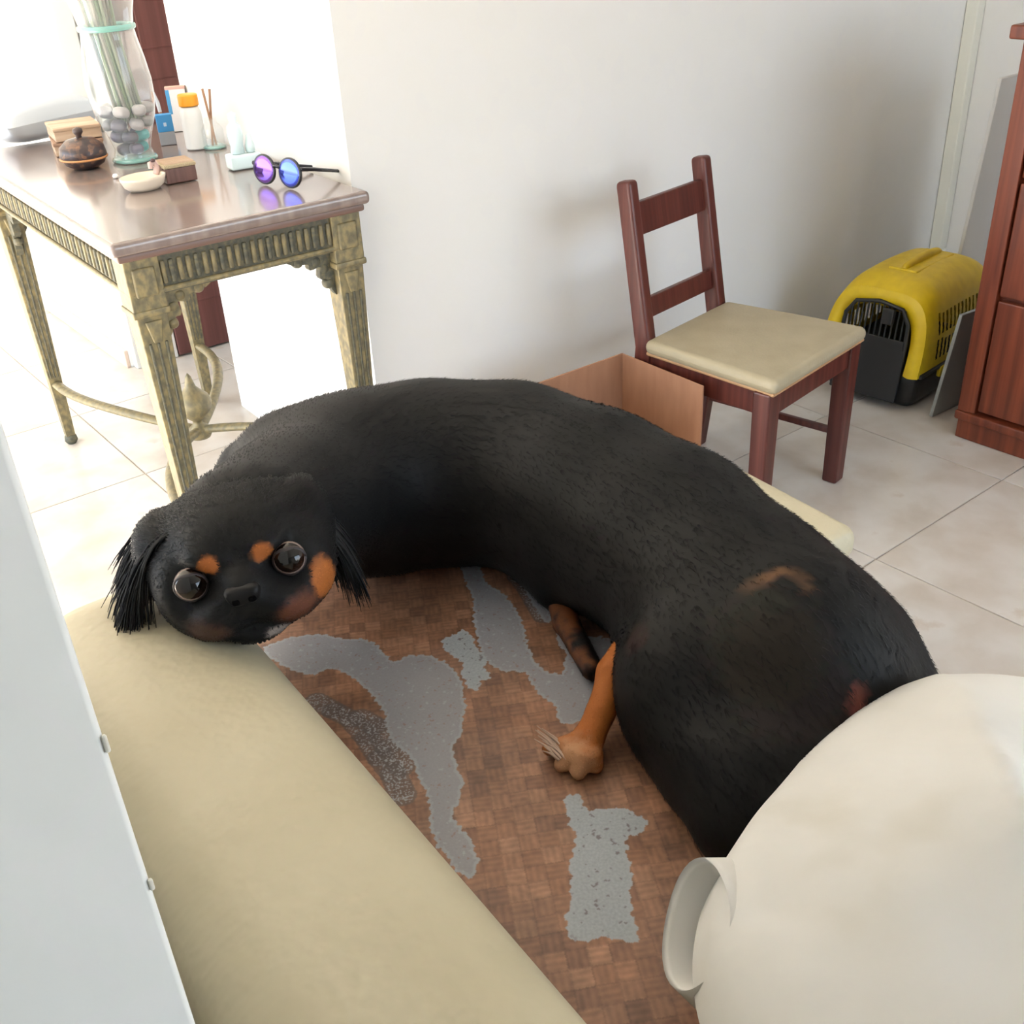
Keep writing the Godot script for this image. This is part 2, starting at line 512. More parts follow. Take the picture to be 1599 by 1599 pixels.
# ---------------------------------------------------------------- console table
func console_table() -> void:
	# local axes: origin below the near left corner of the top, x across, z away is negative
	var t := thing("console_table", "tall carved console table with gilded legs and wooden top", "table", Vector3(0.672, 0, -2.158), deg_to_rad(-2.5))
	var wdt := 0.602
	var len := 1.31
	var mb := MB.new()
	mb.rbox(Vector3(wdt, 0.03, len), 0.011, Transform3D(Basis(), Vector3(wdt / 2, 0.915, -len / 2)), 3)
	part(t, "table_top", mb, M.top_wood, "worn grey-brown wooden top")
	mb = MB.new()
	mb.rbox(Vector3(wdt - 0.024, 0.018, len - 0.024), 0.006, Transform3D(Basis(), Vector3(wdt / 2, 0.893, -len / 2)), 2)
	part(t, "moulding", mb, M.edge_wood)
	var inx := 0.03
	var y0 := 0.80; var y1 := 0.886
	for side in 4:
		mb = MB.new()
		match side:
			0: mb.box(Vector3(inx, y0, -inx - 0.022), Vector3(wdt - inx, y1, -inx), 0.003)
			1: mb.box(Vector3(inx, y0, -len + inx), Vector3(wdt - inx, y1, -len + inx + 0.022), 0.003)
			2: mb.box(Vector3(inx, y0, -len + inx), Vector3(inx + 0.022, y1, -inx), 0.003)
			3: mb.box(Vector3(wdt - inx - 0.022, y0, -len + inx), Vector3(wdt - inx, y1, -inx), 0.003)
		part(t, "apron", mb, M.patina)
	# reeded flutes carved on the front and left aprons
	var fm := MB.new()
	fm.rbox(Vector3(0.011, 0.05, 0.010), 0.0045, Transform3D.IDENTITY, 2)
	var flute := fm.mesh()
	for i in 22:
		var f := part(t, "flute", flute, M.gilt if i % 3 != 1 else M.patina)
		f.position = Vector3(0.105 + i * (wdt - 0.21) / 21.0, 0.846, -inx + 0.002)
	for i in 40:
		var f := part(t, "flute", flute, M.gilt if i % 2 else M.patina)
		f.position = Vector3(inx - 0.002, 0.846, -0.12 - i * (len - 0.24) / 39.0)
		f.rotation.y = PI / 2
	mb = MB.new()
	mb.tube([Vector3(inx, 0.81, -inx + 0.003), Vector3(wdt - inx, 0.81, -inx + 0.003)], [0.006, 0.006], 8)
	mb.tube([Vector3(inx - 0.003, 0.81, -inx), Vector3(inx - 0.003, 0.81, -len + inx)], [0.006, 0.006], 8)
	part(t, "bead_moulding", mb, M.gilt)
	# square tapering legs with capital blocks and acanthus brackets
	var corners := [Vector2(inx + 0.03, -inx - 0.03), Vector2(wdt - inx - 0.03, -inx - 0.03), Vector2(inx + 0.03, -len + inx + 0.03), Vector2(wdt - inx - 0.03, -len + inx + 0.03)]
	for ci in 4:
		var p: Vector2 = corners[ci]
		mb = MB.new()
		mb.rbox(Vector3(0.076, 0.115, 0.076), 0.004, Transform3D(Basis(), Vector3(p.x, 0.83, p.y)), 2)
		mb.rbox(Vector3(0.083, 0.016, 0.083), 0.005, Transform3D(Basis(), Vector3(p.x, 0.768, p.y)), 2)
		mb.bar(Vector3(p.x, 0.03, p.y), Vector3(p.x, 0.762, p.y), 0.068, 0.068, Vector3.RIGHT, 0.004, 0.42, 1.0)
		var leg := part(t, "leg", mb, M.gilt)
		mb = MB.new()
		mb.lathe([Vector2(0, 0), Vector2(0.014, 0.001), Vector2(0.021, 0.012), Vector2(0.019, 0.026), Vector2(0.013, 0.034), Vector2(0, 0.036)], 14, Transform3D(Basis(), Vector3(p.x, 0, p.y)))
		part(leg, "foot", mb, M.patina)
		# sunk flutes drawn as raised fillets on the two outer faces
		for fx in [-0.018, 0.0, 0.018]:
			mb = MB.new()
			mb.bar(Vector3(p.x + fx * 0.62, 0.24, p.y + 0.0215), Vector3(p.x + fx, 0.70, p.y + 0.0335), 0.007, 0.006, Vector3.RIGHT, 0.0025, 0.7, 1.0)
			part(leg, "fillet", mb, M.patina)
		# leaf drop at the top of the leg
		mb = MB.new()
		mb.rbox(Vector3(0.05, 0.062, 0.012), 0.0055, Transform3D(Basis(), Vector3(p.x, 0.835, p.y + 0.038)), 3)
		part(leg, "leaf_carving", mb, M.gilt)
		mb = MB.new()
		mb.rbox(Vector3(0.036, 0.05, 0.01), 0.0045, Transform3D(Basis(), Vector3(p.x, 0.725, p.y + 0.034)), 3, 1, func(q: Vector3) -> Vector3: return Vector3(q.x * (0.5 + (q.y + 0.025) * 12.0), q.y, q.z))
		part(leg, "leaf_carving", mb, M.gilt)
		for dirn in 2:
			var sx := 1.0 if p.x < wdt / 2 else -1.0
			var sz := -1.0 if p.y > -len / 2 else 1.0
			var out := PackedVector2Array()
			var bw := 0.115 if dirn == 0 else 0.15
			var bh := 0.10 if dirn == 0 else 0.15
			out.push_back(Vector2(0, 0))
			for q in 19:
				var a := PI * 0.5 * q / 18.0
				var rr := 1.0 - 0.48 * sin(2.0 * a) + 0.085 * sin(a * 13.0)
				out.push_back(Vector2(cos(a) * bw * rr, -sin(a) * bh * rr))
			var bx := Basis(Vector3(sx, 0, 0), Vector3.UP, Vector3(0, 0, sx)) if dirn == 0 else Basis(Vector3(0, 0, sz), Vector3.UP, Vector3(-sz, 0, 0))
			var org := Vector3(p.x + sx * 0.034, 0.802, p.y) if dirn == 0 else Vector3(p.x, 0.802, p.y + sz * 0.034)
			mb = MB.new()
			mb.prism(out, 0.02, Transform3D(bx, org))
			for q in 4:
				var cp := org + bx * Vector3(bw * [0.75, 0.36, 0.2, 0.13][q], -bh * [0.13, 0.2, 0.4, 0.78][q], 0)
				mb.rbox(Vector3(0.026, 0.026, 0.03), 0.012, Transform3D(Basis(), cp), 3)
			part(leg, "bracket", mb, M.patina if ci != 0 else M.gilt)
	# curved cross stretcher with an urn finial in the middle
	var mid := Vector3(wdt / 2, 0.185, -len / 2)
	for ci in 4:
		var p: Vector2 = corners[ci]
		var a := Vector3(p.x, 0.215, p.y)
		var pts := []
		var rad := []
		for q in 15:
			var u := q / 14.0
			var x := lerpf(a.x, mid.x, u)
			var z := lerpf(a.z, mid.z, 1.0 - pow(1.0 - u, 2.0) * 1.0) if true else 0.0
			x = lerpf(a.x, mid.x, pow(u, 1.7))
			z = lerpf(a.z, mid.z, pow(u, 0.75))
			pts.append(Vector3(x, lerpf(a.y, mid.y, u) + 0.02 * sin(u * PI), z))
			rad.append(0.016)
		mb = MB.new()
		mb.tube(pts, rad, 10, 0.75)
		part(t, "stretcher", mb, M.gilt)
	mb = MB.new()
	var b := Transform3D(Basis(), mid)
	mb.lathe([Vector2(0, -0.025), Vector2(0.03, -0.022), Vector2(0.036, -0.01), Vector2(0.03, 0.008), Vector2(0.016, 0.018), Vector2(0.013, 0.03), Vector2(0.026, 0.042), Vector2(0.046, 0.062), Vector2(0.052, 0.085), Vector2(0.046, 0.105), Vector2(0.028, 0.122), Vector2(0.016, 0.136), Vector2(0.012, 0.152), Vector2(0.008, 0.168), Vector2(0, 0.18)], 24, b)
	part(t, "finial", mb, M.gilt, "urn shaped finial on the cross stretcher")


func table_things() -> void:
	var ty := 0.931
	# clear vase with flower stems and pebbles
	var vp := at_y(212, 250, ty)
	var v := thing("glass_vase", "tall clear glass vase with green rim holding flower stems", "vase", vp)
	var mb := MB.new()
	var prof := [Vector2(0, 0.002), Vector2(0.05, 0.002), Vector2(0.054, 0.008), Vector2(0.05, 0.02), Vector2(0.047, 0.034), Vector2(0.056, 0.065), Vector2(0.074, 0.11), Vector2(0.083, 0.155), Vector2(0.084, 0.2), Vector2(0.078, 0.25), Vector2(0.069, 0.3), Vector2(0.066, 0.325), Vector2(0.072, 0.36), Vector2(0.086, 0.41), Vector2(0.098, 0.45)]
	mb.lathe(prof, 36)
	part(v, "bowl", mb, M.clear_glass, "clear glass body")
	mb = MB.new()
	mb.lathe([Vector2(0, 0), Vector2(0.056, 0.0), Vector2(0.06, 0.005), Vector2(0.056, 0.012), Vector2(0.03, 0.014), Vector2(0, 0.014)], 32)
	part(v, "base", mb, M.green_glass, "thick green glass base")
	mb = MB.new()
	var ring := []
	var rr := []
	for i in 37:
		ring.append(Vector3(cos(TAU * i / 36) * 0.067, 0.327, sin(TAU * i / 36) * 0.067)); rr.append(0.006)
	mb.tube(ring, rr, 8, 1.3)
	part(v, "neck_ring", mb, M.green_glass, "blue-green glass ring at the neck")
	var greens := [mat(col(96, 112, 74), 0.6), mat(col(124, 128, 106), 0.6), mat(col(112, 104, 92), 0.6)]
	for i in 20:
		var a := i * 2.39996
		var r0 := 0.009 * sqrt(i + 0.6)
		var dir := Vector3(cos(a), 0, sin(a))
		var bpt := dir * r0 * 0.95 + Vector3(0.012, 0.10, 0.006)
		var npt := dir * r0 * 0.95 + Vector3(-0.008, 0.33, -0.01)
		var tpt := dir * r0 * 1.25 + Vector3(-0.016, 0.52, -0.018)
		mb = MB.new()
		var rad := 0.0034 + 0.0012 * fmod(i * 0.53, 1.0)
		mb.tube([bpt, (bpt + npt) * 0.5, npt, tpt], [rad, rad, rad * 0.95, rad * 0.9], 6)
		var st := one("flower_stem", mb, greens[i % 3], "thin green flower stem standing in the glass vase", "stem", "flower stems in the vase")
		st.position = vp
	var pebble := MB.new()
	pebble.rbox(Vector3(0.04, 0.028, 0.036), 0.0135, Transform3D.IDENTITY, 3)
	var pm := pebble.mesh()
	var tones := [[col(142, 134, 132), "grey"], [col(104, 94, 112), "purple"], [col(84, 166, 164), "teal"], [col(160, 152, 150), "grey"], [col(92, 84, 96), "purple"], [col(128, 122, 122), "grey"]]
	var tone_m := []
	for q in tones: tone_m.append(mat(q[0], 0.35))
	var layers := [[4, 0.022, 0.032], [5, 0.031, 0.064], [6, 0.045, 0.096], [7, 0.054, 0.130], [1, 0.0, 0.125]]
	var pk := 0
	for lay in layers.size():
		for i in layers[lay][0]:
			var a: float = TAU * i / layers[lay][0] + lay * 0.7
			var ti := pk % 6
			if lay < 2: ti = [2, 1, 4, 1, 2, 4, 1, 5, 1][pk % 9]
			elif ti == 2: ti = 0
			var pb := one("pebble", pm, tone_m[ti], "smooth %s decorative stone inside the glass vase" % tones[ti][1], "stone", "stones in the vase")
			pb.position = vp + Vector3(cos(a) * layers[lay][1], layers[lay][2], sin(a) * layers[lay][1])
			pb.rotation = Vector3(0.3 * sin(pk * 3.0), a, 0.25 * cos(pk * 2.0))
			pk += 1
	# round painted pot with a knob
	var p := at_y(135, 262, ty)
	v = thing("lidded_pot", "small round dark pot with orange bands and a knob", "pot", p)
	var pot_m := mat(Color.WHITE, 0.3, ramp_tex(80, 0.018, 2, [[0.0, col(44, 36, 38)], [0.6, col(66, 52, 52)], [0.7, col(128, 92, 66)], [0.85, col(110, 78, 60)], [1.0, col(70, 54, 52)]]), Vector3(4, 5, 4))
	mb = MB.new()
	mb.lathe([Vector2(0, 0), Vector2(0.03, 0), Vector2(0.05, 0.012), Vector2(0.06, 0.034), Vector2(0.056, 0.055), Vector2(0.036, 0.072), Vector2(0.014, 0.077), Vector2(0, 0.078)], 28)
	part(v, "body", mb, pot_m)
	mb = MB.new()
	mb.lathe([Vector2(0.008, 0.0), Vector2(0.007, 0.008), Vector2(0.013, 0.016), Vector2(0.012, 0.024), Vector2(0, 0.029)], 16, Transform3D(Basis(), Vector3(0, 0.074, 0)))
	part(v, "knob", mb, mat(col(66, 50, 46), 0.35))
	mb = MB.new()
	var bnd := []
	rr = []
	for i in 33:
		bnd.append(Vector3(cos(TAU * i / 32) * 0.0585, 0.027, sin(TAU * i / 32) * 0.0585)); rr.append(0.003)
	mb.tube(bnd, rr, 6)
	part(v, "band", mb, mat(col(196, 138, 88), 0.4))
	# two flat wooden boxes stacked behind it
	p = at_y(108, 234, ty)
	var light_wood := mat(Color.WHITE, 0.6, ramp_tex(81, 0.014, 3, [[0.0, col(168, 138, 112)], [1.0, col(204, 180, 156)]], Vector2(6, 1)), Vector3(3, 5, 5))
	for i in 2:
		mb = MB.new()
		mb.rbox(Vector3(0.13 - i * 0.006, 0.034, 0.15), 0.003, Transform3D.IDENTITY, 2)
		v = thing("wooden_box", ["flat pale wooden box under another behind the round pot", "flat pale wooden box on top of another behind the round pot"][i], "box", p + Vector3(0.02, 0.0175 + i * 0.0375, 0.02), deg_to_rad(-14 + i * 4))
		part(v, "body", mb, light_wood)
		mb = MB.new()
		mb.rbox(Vector3(0.134 - i * 0.006, 0.01, 0.154), 0.003, Transform3D(Basis(), Vector3(0, 0.0135, 0)), 2)
		part(v, "lid", mb, light_wood if i == 1 else mat(col(150, 118, 96), 0.6))
	# grey pillow at the far end of the table
	p = at_y(30, 214, ty)
	v = thing("pillow", "soft grey pillow at the far end of the console table", "pillow", p + Vector3(0.03, 0.0, 0.02), deg_to_rad(20))
	mb = MB.new()
	cushion(mb, Vector3(0.34, 0.13, 0.30), 0.12)
	var pl := part(v, "cover", mb, M.grey_cotton)
	pl.position = Vector3(0, 0.06, 0)
	mb = MB.new()
	mb.rbox(Vector3(0.03, 0.005, 0.03), 0.002, Transform3D(Basis(Vector3(0, 0, 1), 0.6), Vector3(0.13, 0.09, 0.02)), 2)
	part(v, "tag", mb, mat(col(120, 124, 134), 0.7))
	# small brown box with woven top, cream dish in front
	p = at_y(288, 284, ty)
	v = thing("trinket_box", "small dark brown wooden trinket box with woven lid", "box", p + Vector3(-0.002, 0, -0.03), deg_to_rad(-6))
	mb = MB.new()
	mb.rbox(Vector3(0.076, 0.036, 0.072), 0.003, Transform3D(Basis(), Vector3(0, 0.019, 0)), 2)
	part(v, "body", mb, mat(Color.WHITE, 0.45, ramp_tex(82, 0.015, 3, [[0.0, col(82, 54, 46)], [1.0, col(112, 78, 68)]], Vector2(1, 6)), Vector3(8, 2, 8)))
	mb = MB.new()
	mb.rbox(Vector3(0.08, 0.009, 0.076), 0.003, Transform3D(Basis(), Vector3(0, 0.041, 0)), 2)
	part(v, "lid", mb, mat(Color.WHITE, 0.7, ramp_tex(83, 0.05, 2, [[0.0, col(150, 134, 104)], [1.0, col(188, 172, 140)]]), Vector3(10, 10, 10)))
	for i in 7:
		mb = MB.new()
		mb.bar(Vector3(-0.036, 0.0465, -0.032 + i * 0.0107), Vector3(0.036, 0.0465, -0.032 + i * 0.0107), 0.006, 0.003, Vector3.UP, 0.001)
		part(v, "weave_strip", mb, light_wood)
	p = at_y(232, 296, ty)
	v = thing("cream_dish", "cream coloured oval dish in front of the vase", "dish", p + Vector3(-0.004, 0, -0.01), deg_to_rad(10))
	mb = MB.new()
	var dish := [Vector2(0, 0.004), Vector2(0.028, 0.004), Vector2(0.04, 0.012), Vector2(0.047, 0.03), Vector2(0.051, 0.032), Vector2(0.05, 0.026), Vector2(0.044, 0.01), Vector2(0.032, 0), Vector2(0, 0)]
	dish.reverse()
	mb.lathe(dish, 32, Transform3D(Basis.from_scale(Vector3(1.12, 1.0, 0.86)), Vector3.ZERO))
	part(v, "bowl", mb, mat(col(232, 218, 198), 0.35))
	mb = MB.new()
	mb.tube([Vector3(0.042, 0.026, -0.01), Vector3(0.05, 0.04, -0.012), Vector3(0.046, 0.052, -0.014), Vector3(0.034, 0.05, -0.014), Vector3(0.032, 0.04, -0.012)], [0.007, 0.008, 0.008, 0.007, 0.005], 8)
	part(v, "flower_handle", mb, mat(col(198, 168, 160), 0.5))
	mb = MB.new()
	mb.lathe([Vector2(0, 0), Vector2(0.006, 0.002), Vector2(0.006, 0.007), Vector2(0, 0.01)], 10, Transform3D(Basis(), Vector3(0.04, 0.054, -0.008)))
	part(v, "flower_centre", mb, mat(col(74, 50, 52), 0.5))
	p = at_y(181, 278, ty)
	mb = MB.new()
	mb.lathe([Vector2(0, 0), Vector2(0.006, 0), Vector2(0.008, 0.005), Vector2(0.005, 0.01), Vector2(0, 0.011)], 12)
	var bead := one("white_bead", mb, mat(col(238, 234, 230), 0.3), "tiny white bead on the table beside the cream dish", "bead")
	bead.position = p
	# bottle with orange cap, blue packet, leaflet, reed diffuser
	p = at_y(308, 232, ty)
	v = thing("pill_bottle", "white plastic bottle with bright orange cap", "bottle", p)
	mb = MB.new()
	mb.lathe([Vector2(0, 0), Vector2(0.026, 0), Vector2(0.029, 0.004), Vector2(0.029, 0.095), Vector2(0.024, 0.108), Vector2(0.021, 0.112), Vector2(0, 0.112)], 24)
	part(v, "body", mb, mat(col(232, 232, 230), 0.35))
	mb = MB.new()
	mb.lathe([Vector2(0.0, 0.0), Vector2(0.026, 0.0), Vector2(0.027, 0.003), Vector2(0.027, 0.026), Vector2(0.025, 0.03), Vector2(0, 0.03)], 24, Transform3D(Basis(), Vector3(0, 0.113, 0)))
	part(v, "cap", mb, mat(col(246, 164, 34), 0.4), "orange screw cap")
	p = at_y(266, 226, ty)
	v = thing("medicine_packet", "small blue and grey carton behind the trinket box", "carton", p + Vector3(0, 0, -0.01), deg_to_rad(-20))
	mb = MB.new()
	mb.box(Vector3(-0.022, 0.0, -0.014), Vector3(0.022, 0.036, 0.014), 0.0015)
	part(v, "lower_half", mb, mat(col(158, 160, 164), 0.5), "grey lower half")
	mb = MB.new()
	mb.box(Vector3(-0.022, 0.036, -0.014), Vector3(0.022, 0.082, 0.014), 0.0015)
	part(v, "upper_half", mb, mat(col(70, 148, 204), 0.5), "blue upper half")
	mb = MB.new()
	mb.rbox(Vector3(0.008, 0.01, 0.001), 0.0004, Transform3D(Basis(), Vector3(0, 0.056, 0.0145)), 1)
	part(v, "mark", mb, mat(col(196, 214, 230), 0.5))
	p = at_y(290, 205, ty)
	v = thing("leaflet_box", "upright white carton with blue edge behind the orange capped bottle", "carton", p + Vector3(0.0, 0, -0.02), deg_to_rad(-25))
	mb = MB.new()
	mb.box(Vector3(-0.028, 0, -0.012), Vector3(0.028, 0.125, 0.012), 0.0015)
	part(v, "body", mb, mat(col(236, 232, 228), 0.5))
	mb = MB.new()
	mb.box(Vector3(-0.029, 0.05, -0.0125), Vector3(-0.018, 0.118, 0.0125), 0.001)
	part(v, "blue_stripe", mb, mat(col(86, 160, 208), 0.5))
	mb = MB.new()
	mb.box(Vector3(-0.029, 0.118, -0.0125), Vector3(0.029, 0.126, 0.0125), 0.001)
	part(v, "top_flap", mb, mat(col(222, 176, 160), 0.5))
	p = at_y(336, 231, ty)
	v = thing("reed_diffuser", "small clear glass jar holding two wooden sticks", "diffuser", p)
	mb = MB.new()
	mb.lathe([Vector2(0, 0.002), Vector2(0.028, 0.002), Vector2(0.03, 0.008), Vector2(0.03, 0.05), Vector2(0.022, 0.062), Vector2(0.016, 0.068), Vector2(0.017, 0.08)], 24)
	part(v, "jar", mb, M.clear_glass)
	mb = MB.new()
	mb.lathe([Vector2(0, 0.0), Vector2(0.031, 0.0), Vector2(0.032, 0.006), Vector2(0.02, 0.01), Vector2(0, 0.01)], 24)
	part(v, "base", mb, M.green_glass)
	for s in [[Vector3(0.004, 0.006, 0.004), Vector3(-0.006, 0.155, 0)], [Vector3(-0.006, 0.006, 0), Vector3(0.014, 0.152, 0.0)]]:
		mb = MB.new()
		mb.tube([s[0], s[1]], [0.003, 0.0036], 8)
		part(v, "stick", mb, mat(col(172, 130, 100), 0.6))
	p = at_y(256, 214, ty)
	v = thing("paint_brush", "thin brown brush standing upright beside the vase", "brush", p + Vector3(0.004, 0, 0))
	mb = MB.new()
	mb.tube([Vector3(0.006, 0.0, 0), Vector3(0.0, 0.07, 0)], [0.006, 0.005], 8)
	part(v, "handle", mb, mat(col(168, 116, 90), 0.5))
	mb = MB.new()
	mb.tube([Vector3(0.0, 0.07, 0), Vector3(-0.002, 0.095, 0), Vector3(-0.006, 0.125, 0)], [0.0055, 0.006, 0.0012], 8)
	part(v, "bristles", mb, mat(col(206, 210, 214), 0.8))
	# glass figure on a block
	p = at_y(383, 262, ty)
	v = thing("crystal_figurine", "clear crystal figurine standing on a clear block", "figurine", p, deg_to_rad(-8))
	mb = MB.new()
	mb.rbox(Vector3(0.082, 0.036, 0.05), 0.006, Transform3D(Basis(), Vector3(0, 0.019, 0)), 3)
	part(v, "block", mb, M.crystal)
	mb = MB.new()
	mb.lathe([Vector2(0, 0.0), Vector2(0.018, 0.0), Vector2(0.016, 0.02), Vector2(0.02, 0.045), Vector2(0.017, 0.066), Vector2(0.008, 0.074), Vector2(0.011, 0.084), Vector2(0.009, 0.095), Vector2(0, 0.1)], 18, Transform3D(Basis(), Vector3(-0.012, 0.038, 0)))
	part(v, "figure", mb, M.crystal)
	mb = MB.new()
	mb.lathe([Vector2(0, 0.0), Vector2(0.012, 0.0), Vector2(0.013, 0.014), Vector2(0.008, 0.03), Vector2(0.006, 0.04), Vector2(0, 0.046)], 14, Transform3D(Basis(), Vector3(0.02, 0.038, 0.004)))
	part(v, "small_figure", mb, M.crystal)
	# folded sunglasses with mirrored lenses
	p = at_y(437, 291, ty)
	v = thing("sunglasses", "dark sunglasses with blue and violet mirrored lenses", "sunglasses", p, deg_to_rad(-76))
	v.scale = Vector3.ONE * 1.3
	var lens_m := mat(col(86, 104, 228), 0.06)
	lens_m.metallic = 0.9
	var lens_v := mat(col(128, 92, 190), 0.06)
	lens_v.metallic = 0.9
	var frame_m := mat(col(24, 22, 28), 0.3)
	for i in 2:
		var sx := -0.034 if i == 0 else 0.034
		mb = MB.new()
		var face := Transform3D(Basis(Vector3(1, 0, 0), PI / 2 - 0.12) * Basis.from_scale(Vector3(1.0, 1.0, 0.9)), Vector3(sx, 0.027, 0))
		mb.lathe([Vector2(0, -0.003), Vector2(0.026, -0.003), Vector2(0.0295, -0.001), Vector2(0.0295, 0.002), Vector2(0.027, 0.0035), Vector2(0, 0.0035)], 28, face)
		part(v, "rim", mb, frame_m)
		mb = MB.new()
		mb.lathe([Vector2(0.0, 0.0), Vector2(0.0262, 0.0), Vector2(0.0262, 0.0036), Vector2(0.02, 0.0048), Vector2(0.01, 0.0056), Vector2(0, 0.0058)], 28, face)
		part(v, "lens", mb, lens_v if i == 0 else lens_m)
		mb = MB.new()
		mb.tube([Vector3(sx * 1.85, 0.036, 0), Vector3(sx * 1.9, 0.03, -0.03), Vector3(sx * 1.5, 0.014, -0.09), Vector3(sx * 1.2, 0.006, -0.12)], [0.004, 0.0035, 0.003, 0.0035], 8)
		part(v, "temple", mb, frame_m)
	mb = MB.new()
	mb.tube([Vector3(-0.008, 0.034, 0.001), Vector3(0, 0.037, 0.002), Vector3(0.008, 0.034, 0.001)], [0.003, 0.003, 0.003], 8)
	part(v, "bridge", mb, frame_m)


# a soft rectangular cushion centred on the origin
func cushion(mb: MB, size: Vector3, pinch: float, lump = null) -> void:
	for s in [1.0, -1.0]:
		var f := func(u: float, w: float) -> Vector3:
			var a := u * 2.0 - 1.0
			var b := w * 2.0 - 1.0
			var ex := pow(maxf(0.0, (1.0 - pow(absf(a), 3.0)) * (1.0 - pow(absf(b), 3.0))), 0.42)
			var x := a * size.x * 0.5 * (1.0 - pinch * (1.0 - b * b) * absf(a) * 0.35)
			var z := b * size.z * 0.5 * (1.0 - pinch * (1.0 - a * a) * absf(b) * 0.35)
			var p := Vector3(x, s * ex * size.y * 0.5, z)
			if lump != null:
				p = lump.call(p, ex)
			return p
		mb.grid(32, 32, f, s > 0)


# ---------------------------------------------------------------- furniture by the wall
func dining_chair() -> void:
	var t := thing("dining_chair", "dark mahogany chair with cream padded seat against the wall", "chair", Vector3(2.119, 0, -1.688), deg_to_rad(8))
	var mb: MB
	for s in [-1.0, 1.0]:
		mb = MB.new()
		mb.bar(Vector3(s * 0.205, 0, 0.175), Vector3(s * 0.205, 0.425, 0.175), 0.055, 0.05, Vector3.RIGHT, 0.006, 0.86, 1.0)
		part(t, "front_leg", mb, M.mahogany)
		mb = MB.new()
		mb.bar(Vector3(s * 0.168, 0, -0.265), Vector3(s * 0.168, 0.44, -0.215), 0.042, 0.052, Vector3.RIGHT, 0.006, 0.85, 1.0)
		part(t, "rear_leg", mb, M.mahogany)
		mb = MB.new()
		mb.bar(Vector3(s * 0.168, 0.42, -0.217), Vector3(s * 0.164, 0.862, -0.292), 0.043, 0.05, Vector3.RIGHT, 0.012, 1.0, 0.92, 3)
		part(t, "back_post", mb, M.mahogany)
		mb = MB.new()
		mb.bar(Vector3(s * 0.2, 0.388, 0.17), Vector3(s * 0.168, 0.388, -0.21), 0.065, 0.026, Vector3.UP, 0.004)
		part(t, "side_rail", mb, M.mahogany)
		mb = MB.new()
		mb.bar(Vector3(s * 0.2, 0.155, 0.17), Vector3(s * 0.168, 0.165, -0.24), 0.02, 0.016, Vector3.UP, 0.004)
		part(t, "stretcher", mb, M.mahogany)
	mb = MB.new()
	mb.bar(Vector3(-0.19, 0.388, 0.18), Vector3(0.19, 0.388, 0.18), 0.065, 0.026, Vector3.UP, 0.004)
	part(t, "front_rail", mb, M.mahogany)
	mb = MB.new()
	mb.bar(Vector3(-0.15, 0.39, -0.215), Vector3(0.15, 0.39, -0.215), 0.06, 0.024, Vector3.UP, 0.004)
	part(t, "rear_rail", mb, M.mahogany)
	mb = MB.new()
	mb.bar(Vector3(-0.15, 0.762, -0.276), Vector3(0.15, 0.762, -0.276), 0.085, 0.022, Vector3(0, 0.985, -0.17), 0.005)
	part(t, "top_rail", mb, M.mahogany)
	mb = MB.new()
	mb.bar(Vector3(-0.15, 0.532, -0.237), Vector3(0.15, 0.532, -0.237), 0.055, 0.02, Vector3(0, 0.985, -0.17), 0.005)
	part(t, "lower_rail", mb, M.mahogany)
	var taper := func(p: Vector3) -> Vector3:
		var k := lerpf(0.83, 1.0, p.z / 0.42 + 0.5)
		var dome := 0.006 * (1.0 - pow(absf(p.x) / 0.24, 2.0)) * (1.0 - pow(absf(p.z) / 0.21, 2.0)) if p.y > 0 else 0.0
		return Vector3(p.x * k, p.y + dome, p.z)
	mb = MB.new()
	mb.rbox(Vector3(0.472, 0.04, 0.42), 0.0195, Transform3D(Basis(), Vector3(0, 0.444, 0.003)), 5, 8, taper)
	var seat := part(t, "seat", mb, M.seat_vinyl, "cream vinyl padded seat")
	mb = MB.new()
	mb.rbox(Vector3(0.462, 0.01, 0.41), 0.0045, Transform3D(Basis(), Vector3(0, 0.426, 0.003)), 2, 2, taper)
	part(seat, "seat_piping", mb, M.piping)


func cardboard_box() -> void:
	var t := thing("cardboard_box", "open brown cardboard box between the wall and mahogany chair", "box", Vector3(1.735, 0, -1.79), deg_to_rad(-2))
	var wx := 0.30; var wz := 0.31; var h := 0.41; var th := 0.005
	for s in 4:
		var mb := MB.new()
		match s:
			0: mb.box(Vector3(-wx / 2, 0, -wz / 2), Vector3(wx / 2, h, -wz / 2 + th), 0.0015)
			1: mb.box(Vector3(-wx / 2, 0, wz / 2 - th), Vector3(wx / 2, h * 0.45, wz / 2), 0.0015)
			2: mb.box(Vector3(-wx / 2, 0, -wz / 2 + th), Vector3(-wx / 2 + th, h, wz / 2 - th), 0.0015)
			3: mb.box(Vector3(wx / 2 - th, 0, -wz / 2 + th), Vector3(wx / 2, h, wz / 2 - th), 0.0015)
		part(t, "side_panel", mb, M.cardboard)
	var fl := MB.new()
	fl.box(Vector3(-wx / 2 + th, 0.0, -wz / 2 + th), Vector3(wx / 2 - th, th, wz / 2 - th), 0.0015)
	part(t, "bottom_panel", fl, M.cardboard)


